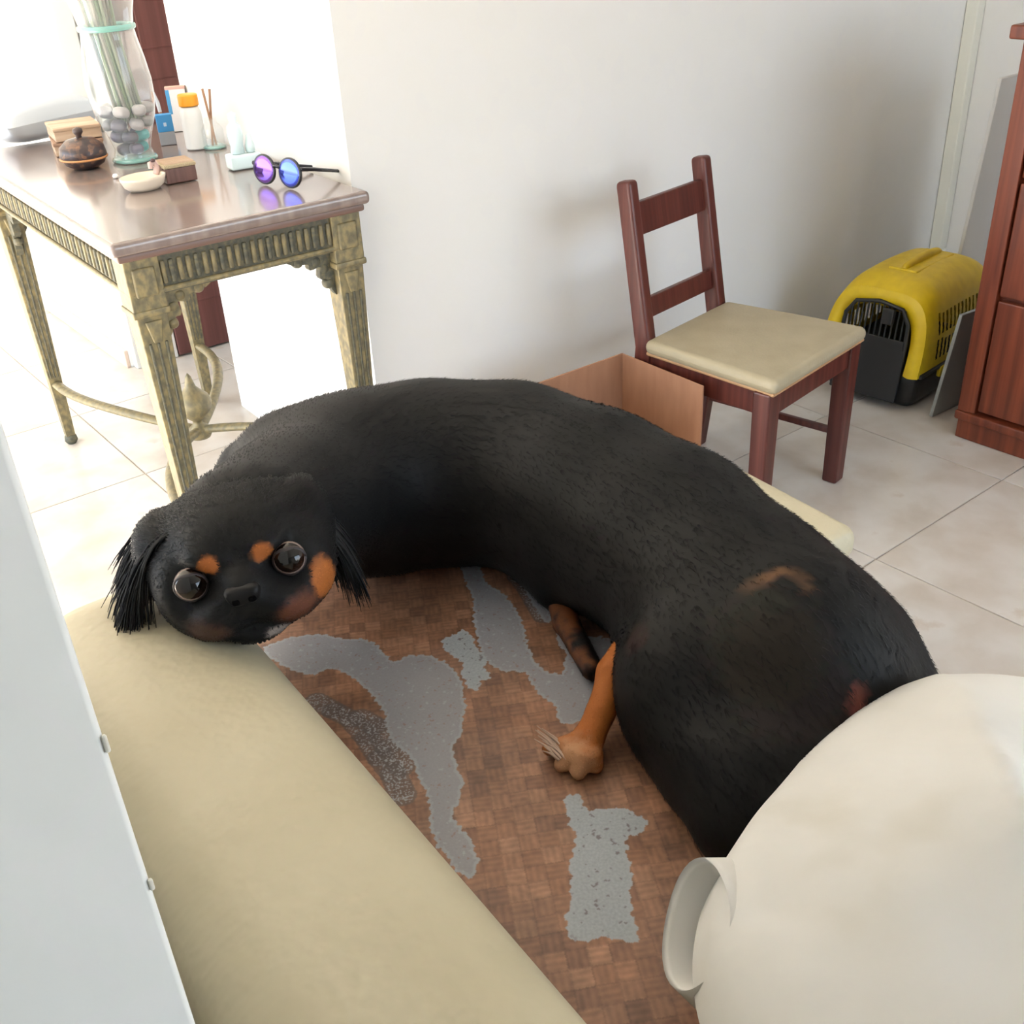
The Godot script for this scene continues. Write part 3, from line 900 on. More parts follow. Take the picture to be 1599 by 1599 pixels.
func pet_carrier() -> void:
	# local: front faces -x, side towards the viewer faces +z; origin on the floor in the middle
	var L := 0.50; var Wd := 0.35
	var t := thing("pet_carrier", "yellow and black plastic pet carrier on the floor in the corner", "pet carrier", Vector3(3.10, 0, -1.82), deg_to_rad(5))
	var mb := MB.new()
	# black tray, narrower at the floor
	mb.rbox(Vector3(L, 0.13, Wd), 0.04, Transform3D(Basis(), Vector3(0, 0.066, 0)), 4, 2, func(p: Vector3) -> Vector3: return Vector3(p.x * lerpf(0.9, 1.0, (p.y + 0.065) / 0.13), p.y, p.z * lerpf(0.88, 1.0, (p.y + 0.065) / 0.13)))
	part(t, "tray", mb, M.black_plastic, "black lower tray")
	# yellow shell: arched section swept along x, open at the front
	var sect := func(a: float) -> Vector2:       # a from 0 (near side, bottom) to 1 (far side, bottom)
		var th := PI * a
		var cx := cos(th); var sx := sin(th)
		var e := 0.5
		return Vector2(signf(cx) * pow(absf(cx), e) * Wd * 0.5, 0.125 + pow(absf(sx), 0.62) * 0.275)
	# rows of upright vent slots cut through both sides
	var slot := func(p: Vector3) -> bool:
		if p.x < -0.145 or p.x > 0.16 or absf(p.z) < Wd * 0.36: return false
		if not ((p.y > 0.158 and p.y < 0.222) or (p.y > 0.243 and p.y < 0.307)): return false
		return fposmod(p.x + 0.145, 0.025) < 0.0105
	mb = MB.new()
	mb.grid(140, 96, func(u: float, w: float) -> Vector3:
		var half := minf(w, 1.0 - w) * 2.0
		var tt := 0.5 * pow(half, 1.7)
		var q: Vector2 = sect.call(tt if w < 0.5 else 1.0 - tt)
		var k := 1.0 - 0.10 * pow(maxf(0.0, 1.0 - u * 5.0), 2.0) - 0.12 * pow(maxf(0.0, u * 5.0 - 4.0), 2.0)
		var hgt := (q.y - 0.125) * (k - 0.02 + 0.05 * sin(u * PI))
		return Vector3(lerpf(-L / 2, L / 2, u) + 0.055 * (q.y - 0.125) / 0.275 * (1.0 - u), 0.125 + hgt, q.x * (0.94 + 0.06 * k)), true, true, slot)
	var shell := part(t, "shell", mb, M.yellow, "bright yellow upper shell")
	# yellow front arch around the door
	mb = MB.new()
	var inner_k := 0.72
	mb.grid(36, 4, func(u: float, w: float) -> Vector3:
		var q: Vector2 = sect.call(u)
		var k := 0.9
		var hq := (q.y - 0.125) * (k - 0.02)
		var s := lerpf(1.0, inner_k, w)
		var yy := 0.125 + hq * lerpf(1.0, 0.78, w)
		return Vector3(-L / 2 + 0.055 * (q.y - 0.125) / 0.275 - 0.012 * sin(w * PI), yy, q.x * 0.994 * s), false)
	part(shell, "front_arch", mb, M.yellow)
	# back closure
	mb = MB.new()
	mb.grid(24, 4, func(u: float, w: float) -> Vector3:
		var q: Vector2 = sect.call(u)
		var hq := (q.y - 0.125) * 0.86 * (1.0 - w)
		return Vector3(L / 2, 0.125 + hq, q.x * 0.993 * (1.0 - w)), true)
	part(shell, "back_panel", mb, M.yellow)
	# door: black frame, solid lower panel, open bars above
	var lean := Basis(Vector3(0, 0, 1), -0.16)
	mb = MB.new()
	mb.rbox(Vector3(0.012, 0.20, 0.235), 0.005, Transform3D(lean, Vector3(-L / 2 + 0.004, 0.13, 0)), 2, 2)
	var door := part(t, "door", mb, M.black_plastic, "black plastic door")
	mb = MB.new()
	mb.tube([Vector3(-L / 2 + 0.014, 0.20, -0.112), Vector3(-L / 2 + 0.026, 0.28, -0.108), Vector3(-L / 2 + 0.034, 0.322, -0.08), Vector3(-L / 2 + 0.036, 0.335, 0.0), Vector3(-L / 2 + 0.034, 0.322, 0.08), Vector3(-L / 2 + 0.026, 0.28, 0.108), Vector3(-L / 2 + 0.014, 0.20, 0.112)], [0.007, 0.007, 0.007, 0.007, 0.007, 0.007, 0.007], 8)
	part(door, "door_frame", mb, M.black_plastic)
	for i in 11:
		mb = MB.new()
		var z := -0.09 + i * 0.018
		mb.tube([Vector3(-L / 2 + 0.016, 0.21, z), Vector3(-L / 2 + 0.035, 0.332 - 6.0 * z * z * 0.25, z * 0.98)], [0.0032, 0.0032], 6)
		part(door, "bar", mb, M.black_plastic)
	mb = MB.new()
	mb.rbox(Vector3(0.02, 0.05, 0.04), 0.006, Transform3D(lean, Vector3(-L / 2 + 0.012, 0.30, 0.045)), 2)
	part(door, "latch", mb, M.black_plastic)
	# rim flange and side clip
	mb = MB.new()
	mb.rbox(Vector3(L * 0.97, 0.014, Wd + 0.018), 0.006, Transform3D(Basis(), Vector3(0.004, 0.128, 0)), 2, 2)
	part(t, "rim", mb, M.black_plastic)
	mb = MB.new()
	mb.rbox(Vector3(0.06, 0.035, 0.014), 0.004, Transform3D(Basis(), Vector3(-0.09, 0.112, Wd * 0.5 + 0.006)), 2)
	part(t, "clip", mb, M.yellow, "yellow side clip")
	# carrying handle in a sunken seat
	mb = MB.new()
	mb.rbox(Vector3(0.25, 0.012, 0.10), 0.0055, Transform3D(Basis(), Vector3(0.03, 0.403, 0)), 3, 2)
	part(t, "handle_seat", mb, M.yellow)
	mb = MB.new()
	var pts := []
	var rr := []
	for i in 15:
		var u := i / 14.0
		pts.append(Vector3(lerpf(-0.085, 0.145, u), 0.400 + 0.016 * pow(sin(u * PI), 0.5), 0)); rr.append(0.013)
	mb.tube(pts, rr, 10, 1.3)
	part(t, "handle", mb, M.yellow, "yellow carrying handle")


func chest_of_drawers() -> void:
	# front faces -x at x = 2.83, left side at z = -1.46
	var t := thing("chest_of_drawers", "tall reddish brown wooden chest of drawers", "chest", Vector3(2.83, 0, -1.46))
	var W := 1.05; var D := 0.5; var H := 1.12
	var mb := MB.new()
	mb.box(Vector3(0.012, 0.07, 0.0), Vector3(D, H, 0.03), 0.003)
	part(t, "side_panel", mb, M.cabinet)
	mb = MB.new()
	mb.box(Vector3(0.012, 0.07, W - 0.03), Vector3(D, H, W), 0.003)
	part(t, "side_panel", mb, M.cabinet)
	mb = MB.new()
	mb.box(Vector3(0.03, 0.07, 0.03), Vector3(D - 0.005, H, W - 0.03), 0.003)
	part(t, "carcass", mb, M.cabinet)
	mb = MB.new()
	mb.box(Vector3(-0.022, H, -0.03), Vector3(D, H + 0.034, W + 0.03), 0.006)
	part(t, "top", mb, M.cabinet)
	mb = MB.new()
	mb.box(Vector3(0.006, 0.0, 0.004), Vector3(D, 0.066, W - 0.004), 0.004)
	part(t, "plinth", mb, M.cabinet)
	mb = MB.new()
	mb.box(Vector3(-0.006, 0.062, -0.004), Vector3(D, 0.09, W + 0.004), 0.006)
	part(t, "base_moulding", mb, M.cabinet)
	for s in 2:
		mb = MB.new()
		mb.box(Vector3(0.0, 0.09, 0.0 if s == 0 else W - 0.055), Vector3(0.03, H, 0.055 if s == 0 else W), 0.004)
		part(t, "stile", mb, M.cabinet)
	var ys := [0.095, 0.45, 0.776, 1.11]
	for i in 3:
		mb = MB.new()
		mb.box(Vector3(0.004, ys[i] + 0.006, 0.06), Vector3(0.034, ys[i + 1] - 0.006, W - 0.06), 0.006)
		var d := part(t, "drawer", mb, M.cabinet)
		for z in [0.28, W - 0.28]:
			mb = MB.new()
			mb.lathe([Vector2(0.008, 0), Vector2(0.007, 0.01), Vector2(0.015, 0.02), Vector2(0.014, 0.027), Vector2(0, 0.03)], 14, Transform3D(Basis(Vector3(0, 0, 1), PI / 2), Vector3(0.004, (ys[i] + ys[i + 1]) / 2, z)))
			part(d, "knob", mb, M.cabinet)
	# boards stored between the chest and the corner
	mb = MB.new()
	mb.bar(Vector3(3.05, 0.0, -1.572), Vector3(3.07, 0.34, -1.54), 0.33, 0.012, Vector3.RIGHT, 0.003)
	one("grey_board", mb, M.grey_board, "grey board leaning behind the chest of drawers", "board")
	mb = MB.new()
	mb.bar(Vector3(3.56, 0.0, -1.86), Vector3(3.56, 0.93, -1.80), 0.35, 0.014, Vector3.RIGHT, 0.003)
	one("white_board", mb, M.white_board, "tall white board standing behind the yellow carrier", "board")


func padded_stool() -> void:
	var t := thing("padded_stool", "low stool with cream padded top beside the mahogany chair", "stool", Vector3(1.33, 0, -1.16), deg_to_rad(-6))
	var mb := MB.new()
	mb.rbox(Vector3(0.44, 0.07, 0.42), 0.028, Transform3D(Basis(), Vector3(0, 0.418, 0)), 4, 4)
	part(t, "cushion", mb, M.vinyl, "cream padded top")
	mb = MB.new()
	mb.rbox(Vector3(0.41, 0.05, 0.39), 0.004, Transform3D(Basis(), Vector3(0, 0.362, 0)), 2)
	part(t, "rail", mb, M.mahogany)
	for sx in [-1.0, 1.0]:
		for sz in [-1.0, 1.0]:
			mb = MB.new()
			mb.bar(Vector3(sx * 0.17, 0, sz * 0.16), Vector3(sx * 0.17, 0.345, sz * 0.16), 0.05, 0.05, Vector3.RIGHT, 0.005, 0.8, 1.0)
			part(t, "leg", mb, M.mahogany)


# ---------------------------------------------------------------- bench under the dog
const SEAT := 0.88

func bench() -> void:
	var t := thing("padded_bench", "high bench with cream vinyl backrest and seat under the dog", "bench", Vector3(0.4, 0, -0.32))
	var o := Vector3(-0.4, 0, 0.32)
	var mb := MB.new()
	# backrest: padded slab with a rounded top, along z
	mb.rbox(Vector3(0.172, 0.62, 1.16), 0.058, Transform3D(Basis(), o + Vector3(0.171, 0.70, -0.25)), 8, 10, func(p: Vector3) -> Vector3: return Vector3(p.x - 0.06 * (p.z + 0.4), p.y + (0.008 * cos(p.z * 2.2) if p.y > 0 else 0.0), p.z))
	part(t, "backrest", mb, M.vinyl, "cream vinyl padded backrest")
	mb = MB.new()
	mb.rbox(Vector3(0.51, 0.12, 1.15), 0.03, Transform3D(Basis(), o + Vector3(0.472, SEAT - 0.066, -0.36)), 4, 3)
	part(t, "seat", mb, M.vinyl, "cream vinyl padded seat")
	mb = MB.new()
	mb.rbox(Vector3(0.58, 0.06, 1.06), 0.006, Transform3D(Basis(), o + Vector3(0.42, SEAT - 0.16, -0.33)), 2)
	part(t, "frame", mb, M.mahogany)
	for sx in [0.16, 0.68]:
		for sz in [-0.81, 0.15]:
			mb = MB.new()
			mb.bar(o + Vector3(sx, 0, sz), o + Vector3(sx, SEAT - 0.18, sz), 0.055, 0.055, Vector3.RIGHT, 0.005, 0.8, 1.0)
			part(t, "leg", mb, M.mahogany)
	for sz in [-0.81, 0.15]:
		mb = MB.new()
		mb.bar(o + Vector3(0.17, 0.25, sz), o + Vector3(0.67, 0.25, sz), 0.03, 0.03, Vector3.UP, 0.004)
		part(t, "stretcher", mb, M.mahogany)
	throw_cloth()


func throw_cloth() -> void:
	var x0 := 0.225; var x1 := 0.722; var z0 := -0.925; var z1 := 0.21
	var fn := FastNoiseLite.new()
	fn.seed = 9; fn.frequency = 9.0; fn.fractal_octaves = 2
	var mb := MB.new()
	mb.grid(46, 100, func(u: float, w: float) -> Vector3:
		var x := lerpf(x0, x1, u); var z := lerpf(z0, z1, w)
		var y := SEAT + 0.002 + 0.0035 * absf(fn.get_noise_2d(x, z * 0.6))
		if u > 0.94: y -= 0.02 * (u - 0.94) / 0.06
		if w < 0.03: y -= 0.02 * (0.03 - w) / 0.03
		return Vector3(x, y, z), true)
	mb.grid(8, 100, func(u: float, w: float) -> Vector3:
		var y := lerpf(SEAT - 0.0185, SEAT - 0.1, u)
		return Vector3(x1 + 0.010 * sin(u * PI * 0.5) + 0.003 * sin(w * 40.0) * u, y, lerpf(z0, z1, w)), true)
	var m := StandardMaterial3D.new()
	m.roughness = 0.42
	m.albedo_texture = cloth_texture(x0, x1, z0, z1)
	# the second strip repeats the last column of the print
	var half := 47 * 101
	for i in range(half, mb.uv.size()):
		mb.uv[i] = Vector2(0.9, mb.uv[i].y)
	with_bump(m, bump_tex(91, 0.06, 2, 2.0), 0.12)
	one("patterned_throw", mb, m, "brown basket-weave throw with grey lace print under the dog", "throw")


# flat print of the throw: brown woven checks with bands of grey lace
func cloth_texture(x0: float, x1: float, z0: float, z1: float) -> ImageTexture:
	var res := 1000.0
	var w := int((x1 - x0) * res); var h := int((z1 - z0) * res)
	var polys := [
		[[400, 1016], [440, 996], [500, 986], [540, 1000], [575, 996], [600, 1018], [615, 1035], [640, 1020], [680, 1024], [718, 1050], [726, 1100], [720, 1150], [700, 1165], [716, 1195], [724, 1240], [700, 1275], [735, 1300], [748, 1345], [735, 1375], [700, 1350], [665, 1290], [672, 1255], [655, 1215], [640, 1180], [600, 1150], [605, 1120], [580, 1085], [545, 1050], [510, 1042], [480, 1055], [440, 1040]],
		[[712, 860], [742, 866], [758, 910], [788, 926], [812, 960], [822, 1000], [832, 1030], [858, 1052], [890, 1048], [912, 1072], [912, 1105], [888, 1124], [868, 1102], [845, 1086], [826, 1062], [818, 1046], [780, 1046], [752, 1026], [744, 990], [735, 960], [740, 935], [722, 900]],
		[[880, 1240], [905, 1236], [912, 1262], [960, 1258], [1010, 1275], [1004, 1300], [972, 1306], [985, 1350], [982, 1410], [995, 1450], [990, 1475], [950, 1455], [905, 1476], [878, 1460], [892, 1400], [888, 1350], [902, 1300], [882, 1280]],
		[[800, 890], [830, 884], [850, 930], [862, 975], [845, 968], [820, 925]],
	]
	var flower := [[686, 996], [712, 992], [716, 978], [738, 992], [742, 1010], [760, 1024], [754, 1040], [768, 1056], [748, 1062], [746, 1080], [728, 1070], [718, 1050], [724, 1036], [706, 1022], [692, 1014]]
	var cloth := []
	for pl in polys + [flower]:
		var q := PackedVector2Array()
		var lo := Vector2(9, 9); var hi := Vector2(-9, -9)
		for p in pl:
			var a := at_y(p[0], p[1], SEAT + 0.004)
			var v := Vector2(a.x, a.z)
			q.push_back(v); lo = lo.min(v); hi = hi.max(v)
		for pass_ in 2:      # rounded corners
			var sm := PackedVector2Array()
			for k in q.size():
				var a := q[k]; var b := q[(k + 1) % q.size()]
				sm.push_back(a.lerp(b, 0.25)); sm.push_back(a.lerp(b, 0.75))
			q = sm
		cloth.append([q, Rect2(lo, hi - lo).grow(0.012)])
	# the same bands go on in the hidden part of the print
	var base := []
	for i in 3:
		base.append(cloth[i])
	for off in [Vector2(0.02, 0.33), Vector2(0.19, 0.36), Vector2(0.14, -0.17), Vector2(0.27, 0.05), Vector2(0.10, 0.58)]:
		var src: Array = base[int(absf(off.x * 100)) % 3]
		var q := PackedVector2Array()
		var r: Rect2 = src[1]
		for p in src[0]:
			q.push_back(p + off)
		cloth.append([q, Rect2(r.position + off, r.size)])
	var nz := FastNoiseLite.new()
	nz.seed = 77; nz.frequency = 0.09; nz.fractal_octaves = 3
	var nz2 := FastNoiseLite.new()
	nz2.seed = 78; nz2.frequency = 0.35; nz2.fractal_octaves = 2
	var out := PackedByteArray()
	out.resize(w * h * 3)
	# masks for each band
	var mask := PackedByteArray()
	mask.resize(w * h)
	for k in cloth.size():
		var r: Rect2 = cloth[k][1]
		var q: PackedVector2Array = cloth[k][0]
		var i0 := clampi(int((r.position.x - x0) * res), 0, w); var i1 := clampi(int((r.end.x - x0) * res), 0, w)
		var j0 := clampi(int((r.position.y - z0) * res), 0, h); var j1 := clampi(int((r.end.y - z0) * res), 0, h)
		for j in range(j0, j1):
			for i in range(i0, i1):
				var e := Vector2(0.0008 * sin(j * 0.9) + 0.003 * nz.get_noise_2d(i * 0.7, j * 0.7), 0.0008 * sin(i * 0.9) + 0.003 * nz.get_noise_2d(j * 0.7, i * 0.7))
				if Geometry2D.is_point_in_polygon(Vector2(x0 + i / res, z0 + j / res) + e, q):
					mask[j * w + i] = 2 if k in [2, 4] else 1
	var browns := [col(146, 106, 82), col(152, 111, 86), col(138, 99, 76), col(156, 116, 91), col(142, 102, 78), col(128, 92, 72)]
	var threads := []
	for path in [[[492, 1092], [520, 1108], [548, 1122], [572, 1150], [592, 1182], [612, 1206], [628, 1240]], [[806, 900], [822, 918], [834, 938], [848, 962]], [[560, 1118], [585, 1132], [604, 1166], [626, 1196]]]:
		var q := PackedVector2Array()
		for p in path:
			var a := at_y(p[0], p[1], SEAT + 0.004)
			q.push_back(Vector2(a.x, a.z))
		threads.append(q)
	for j in h:
		for i in w:
			# basket weave turned half way: pairs of long and cross strips
			var a := (i * 0.86 + j * 0.5) / 15.0
			var b := (-i * 0.5 + j * 0.86) / 15.0
			var ca := int(floor(a)); var cb := int(floor(b))
			var fa := a - ca; var fb := b - cb
			var hsh := absi((ca * 73856093) ^ (cb * 19349663)) % 97
			var c: Color = browns[hsh % 6]
			var along := fa if (ca + cb) & 1 else fb
			var k := 1.0 + 0.05 * sin(along * 18.0) + 0.13 * nz.get_noise_2d(i, j) + 0.22 * nz.get_noise_2d(i * 0.09, j * 0.09)
			if fa < 0.08 or fb < 0.08:
				k *= 0.90
			c = Color(c.r * k, c.g * k, c.b * k)
			var mk := mask[j * w + i]
			if mk > 0:
				var edge := false
				for d in [[-3, 0], [3, 0], [0, -3], [0, 3]]:
					var ii: int = clampi(i + d[0], 0, w - 1); var jj: int = clampi(j + d[1], 0, h - 1)
					if mask[jj * w + ii] == 0: edge = true
				var g := 0.5 + 0.5 * nz2.get_noise_2d(i, j)
				if mk == 1:
					c = col(142, 141, 146).lerp(col(152, 151, 155), g)
					var eye := nz.get_noise_2d(i * 1.3 + 300, j * 1.3)
					if eye > 0.52: c = c.lerp(col(140, 112, 104), 0.7)
					elif eye < -0.5: c = c.lerp(col(172, 180, 186), 0.5)
				else:
					c = col(146, 151, 156).lerp(col(170, 178, 184), g)
					if nz.get_noise_2d(i * 1.1, j * 1.1 + 90) > 0.46: c = col(118, 114, 116)
				if edge: c = c.lerp(col(164, 170, 176), 0.5)
			# curls of pale thread printed along the back and by the upper band
			else:
				var wp := Vector2(x0 + i / res, z0 + j / res)
				for th in threads:
					for g in th.size() - 1:
						if absf(wp.x - th[g].x) > 0.05 or absf(wp.y - th[g].y) > 0.05: continue
						var dd: float = Geometry2D.get_closest_point_to_segment(wp, th[g], th[g + 1]).distance_to(wp)
						if dd < 0.011: c = c.lerp(col(96, 86, 84), 0.6)
						if dd < 0.009 and absf(nz.get_noise_2d(i * 2.2, j * 2.2)) < 0.11: c = col(164, 166, 168)
			var at := (j * w + i) * 3
			out[at] = clampi(c.r8, 0, 255); out[at + 1] = clampi(c.g8, 0, 255); out[at + 2] = clampi(c.b8, 0, 255)
	var im := Image.create_from_data(w, h, false, Image.FORMAT_RGB8, out)
	return ImageTexture.create_from_image(im)


func pillow() -> void:
	var t := thing("pillow", "large white cotton pillow lying beside the dog on the bench", "pillow", Vector3(0.50, SEAT, -0.097), 0.162)
	var inv := t.transform.affine_inverse()
	var fn := FastNoiseLite.new()
	fn.seed = 12; fn.frequency = 4.0; fn.fractal_octaves = 2
	var c0 := inv * at_y(1462, 1062, 0.99); var c1 := inv * at_y(1599, 1300, 1.03)
	var f0 := inv * at_y(1300, 1190, 1.0); var f1 := inv * at_y(1215, 1400, 1.0)
	var mb := MB.new()
	for sg in [1.0, -1.0]:
		mb.grid(56, 56, func(u: float, w: float) -> Vector3:
			var a := u * 2.0 - 1.0; var b := w * 2.0 - 1.0
			var r := maxf(absf(a), absf(b))
			var th := atan2(b, a)
			var s := pow(pow(absf(cos(th)), 2.675) + pow(absf(sin(th)), 2.675), -1.0 / 2.675)
			var p := Vector3(r * s * cos(th) * 0.229, 0.0, r * s * sin(th) * 0.227)
			var prof := sqrt(maxf(0.0, 1.0 - pow(r, 2.6)))
			if sg > 0:
				p.y = 0.0635 + 0.094 * prof
				p.y += 0.010 * fn.get_noise_2d(p.x * 1.6, p.z * 1.6) * prof
				var q := Geometry2D.get_closest_point_to_segment(Vector2(p.x, p.z), Vector2(c0.x, c0.z), Vector2(c1.x, c1.z))
				var d := q.distance_to(Vector2(p.x, p.z))
				var side := (Vector2(p.x, p.z) - Vector2(c0.x, c0.z)).cross(Vector2(c1.x, c1.z) - Vector2(c0.x, c0.z))
				p.y += 0.008 * exp(-d / 0.014) * prof
				if side > 0.0: p.y -= minf(0.22 * d, 0.02) * prof
				else: p.y -= minf(0.10 * d, 0.012) * prof
				q = Geometry2D.get_closest_point_to_segment(Vector2(p.x, p.z), Vector2(f0.x, f0.z), Vector2(f1.x, f1.z))
				d = q.distance_to(Vector2(p.x, p.z))
				p.y -= 0.010 * exp(-d * d / 0.0003) * prof
			else:
				p.y = 0.0635 - 0.059 * prof
			return p, sg > 0)
	part(t, "pillow_case", mb, M.cotton, "white cotton case with soft creases")
	# open hem of the case at its left corner
	var hc := inv * at_y(1108, 1452, 0.955)
	var ha := inv * at_y(1158, 1372, 0.955) - hc
	var out := (inv.basis * Vector3(-0.66, 0.62, -0.42)).normalized()
	ha = ha - out * ha.dot(out)
	var up := out.cross(ha).normalized() * 0.029
	mb = MB.new()
	mb.grid(40, 16, func(u: float, w: float) -> Vector3:
		var a := TAU * u
		# outside of the hem, over the rolled edge, down the inside
		var k := lerpf(1.55, 1.0, minf(w * 2.0, 1.0)) if w < 0.5 else lerpf(1.0, 0.55, (w - 0.5) * 2.0)
		k += 0.05 * sin(a * 3.0 + 0.8)
		var deep := lerpf(-0.05, 0.012, minf(w * 2.0, 1.0)) if w < 0.5 else lerpf(0.012, -0.03, (w - 0.5) * 2.0)
		return hc + out * deep + ha * cos(a) * k + up * sin(a) * k, true)
	part(t, "hem", mb, M.cotton, "open hem of the pillow case")


# ---------------------------------------------------------------- the dog
class Blob:
	var lo: Vector3
	var cell: float
	var nx: int
	var ny: int
	var nz: int
	var f := PackedFloat32Array()
	var k := 0.012

	func setup(a: Vector3, b: Vector3, size: float, soft: float) -> void:
		lo = a; cell = size; k = soft
		nx = int((b.x - a.x) / size) + 2; ny = int((b.y - a.y) / size) + 2; nz = int((b.z - a.z) / size) + 2
		f.resize(nx * ny * nz)

	func bone(a: Vector3, b: Vector3, ra: float, rb: float, flat := 1.0) -> void:
		var m := maxf(ra, rb) + k * 4.0
		var p0 := ((a.min(b) - Vector3.ONE * m - lo) / cell).floor().max(Vector3.ZERO)
		var p1 := ((a.max(b) + Vector3.ONE * m - lo) / cell).ceil().min(Vector3(nx - 1, ny - 1, nz - 1))
		var ab := b - a
		var l2 := maxf(ab.length_squared(), 1e-9)
		for z in range(int(p0.z), int(p1.z) + 1):
			for y in range(int(p0.y), int(p1.y) + 1):
				var at := (z * ny + y) * nx
				for x in range(int(p0.x), int(p1.x) + 1):
					var p := lo + Vector3(x, y, z) * cell
					var t := clampf((p - a).dot(ab) / l2, 0.0, 1.0)
					var q := p - a - ab * t
					q.y *= flat
					var d := q.length() - lerpf(ra, rb, t)
					if d < k * 4.0:
						f[at + x] += exp(-d / k)

	func ball(c: Vector3, r: Vector3, sgn := 1.0) -> void:
		var m := r + Vector3.ONE * k * 4.0
		var p0 := ((c - m - lo) / cell).floor().max(Vector3.ZERO)
		var p1 := ((c + m - lo) / cell).ceil().min(Vector3(nx - 1, ny - 1, nz - 1))
		for z in range(int(p0.z), int(p1.z) + 1):
			for y in range(int(p0.y), int(p1.y) + 1):
				var at := (z * ny + y) * nx
				for x in range(int(p0.x), int(p1.x) + 1):
					var q := lo + Vector3(x, y, z) * cell - c
					var e := q / r
					var k0 := e.length()
					var k1 := (e / r).length()
					var d := k0 * (k0 - 1.0) / maxf(k1, 1e-6) if k0 > 1e-4 else -minf(r.x, minf(r.y, r.z))
					if d < k * 4.0:
						if sgn > 0: f[at + x] += exp(-d / k)
						else: f[at + x] = f[at + x] / (1.0 + exp(-d / k))

	# surface nets; returns [vertices, normals, quads]
	func nets() -> Array:
		var vs := PackedVector3Array(); var ns := PackedVector3Array(); var qs := PackedInt32Array()
		var id := PackedInt32Array()
		id.resize(nx * ny * nz)
		id.fill(-1)
		var sx := 1; var sy := nx; var sz := nx * ny
		var cor := [0, sx, sy, sx + sy, sz, sx + sz, sy + sz, sx + sy + sz]
		var cp := [Vector3(0, 0, 0), Vector3(1, 0, 0), Vector3(0, 1, 0), Vector3(1, 1, 0), Vector3(0, 0, 1), Vector3(1, 0, 1), Vector3(0, 1, 1), Vector3(1, 1, 1)]
		var edges := [[0, 1], [2, 3], [4, 5], [6, 7], [0, 2], [1, 3], [4, 6], [5, 7], [0, 4], [1, 5], [2, 6], [3, 7]]
		for z in nz - 1:
			for y in ny - 1:
				var row := z * sz + y * sy
				for x in nx - 1:
					var o := row + x
					var cnt := 0
					for c in 8:
						if f[o + cor[c]] > 1.0: cnt += 1
					if cnt == 0 or cnt == 8: continue
					var d := PackedFloat32Array()
					for c in 8:
						d.push_back(-log(maxf(f[o + cor[c]], 0.01)))
					var s := Vector3.ZERO
					var m := 0
					for e in edges:
						var a: float = d[e[0]]; var b: float = d[e[1]]
						if (a < 0.0) != (b < 0.0):
							s += (cp[e[0]] as Vector3).lerp(cp[e[1]], a / (a - b))
							m += 1
					id[o] = vs.size()
					vs.push_back(lo + (Vector3(x, y, z) + s / m) * cell)
					var g := Vector3(d[1] + d[3] + d[5] + d[7] - d[0] - d[2] - d[4] - d[6], d[2] + d[3] + d[6] + d[7] - d[0] - d[1] - d[4] - d[5], d[4] + d[5] + d[6] + d[7] - d[0] - d[1] - d[2] - d[3])
					ns.push_back(g.normalized())
		for z in range(1, nz - 1):
			for y in range(1, ny - 1):
				var row := z * sz + y * sy
				for x in range(1, nx - 1):
					var o := row + x
					if id[o] < 0: continue
					var a := f[o] > 1.0
					if a != (f[o + sx] > 1.0):
						_quad(qs, id[o - sy - sz], id[o - sz], id[o], id[o - sy], a)
					if a != (f[o + sy] > 1.0):
						_quad(qs, id[o - sx - sz], id[o - sx], id[o], id[o - sz], a)
					if a != (f[o + sz] > 1.0):
						_quad(qs, id[o - sx - sy], id[o - sy], id[o], id[o - sx], a)
		return [vs, ns, qs]

	func _quad(qs: PackedInt32Array, a: int, b: int, c: int, d: int, front: bool) -> void:
		if a < 0 or b < 0 or c < 0 or d < 0: return
		if front:
			for i in [a, c, b, a, d, c]: qs.push_back(i)
		else:
			for i in [a, b, c, a, c, d]: qs.push_back(i)


const BLACK := Color(0.0095, 0.0092, 0.0098)
const TAN := Color(0.42, 0.135, 0.035)

func J(px: float, py: float, y: float) -> Vector3:
	return at_y(px, py, y)


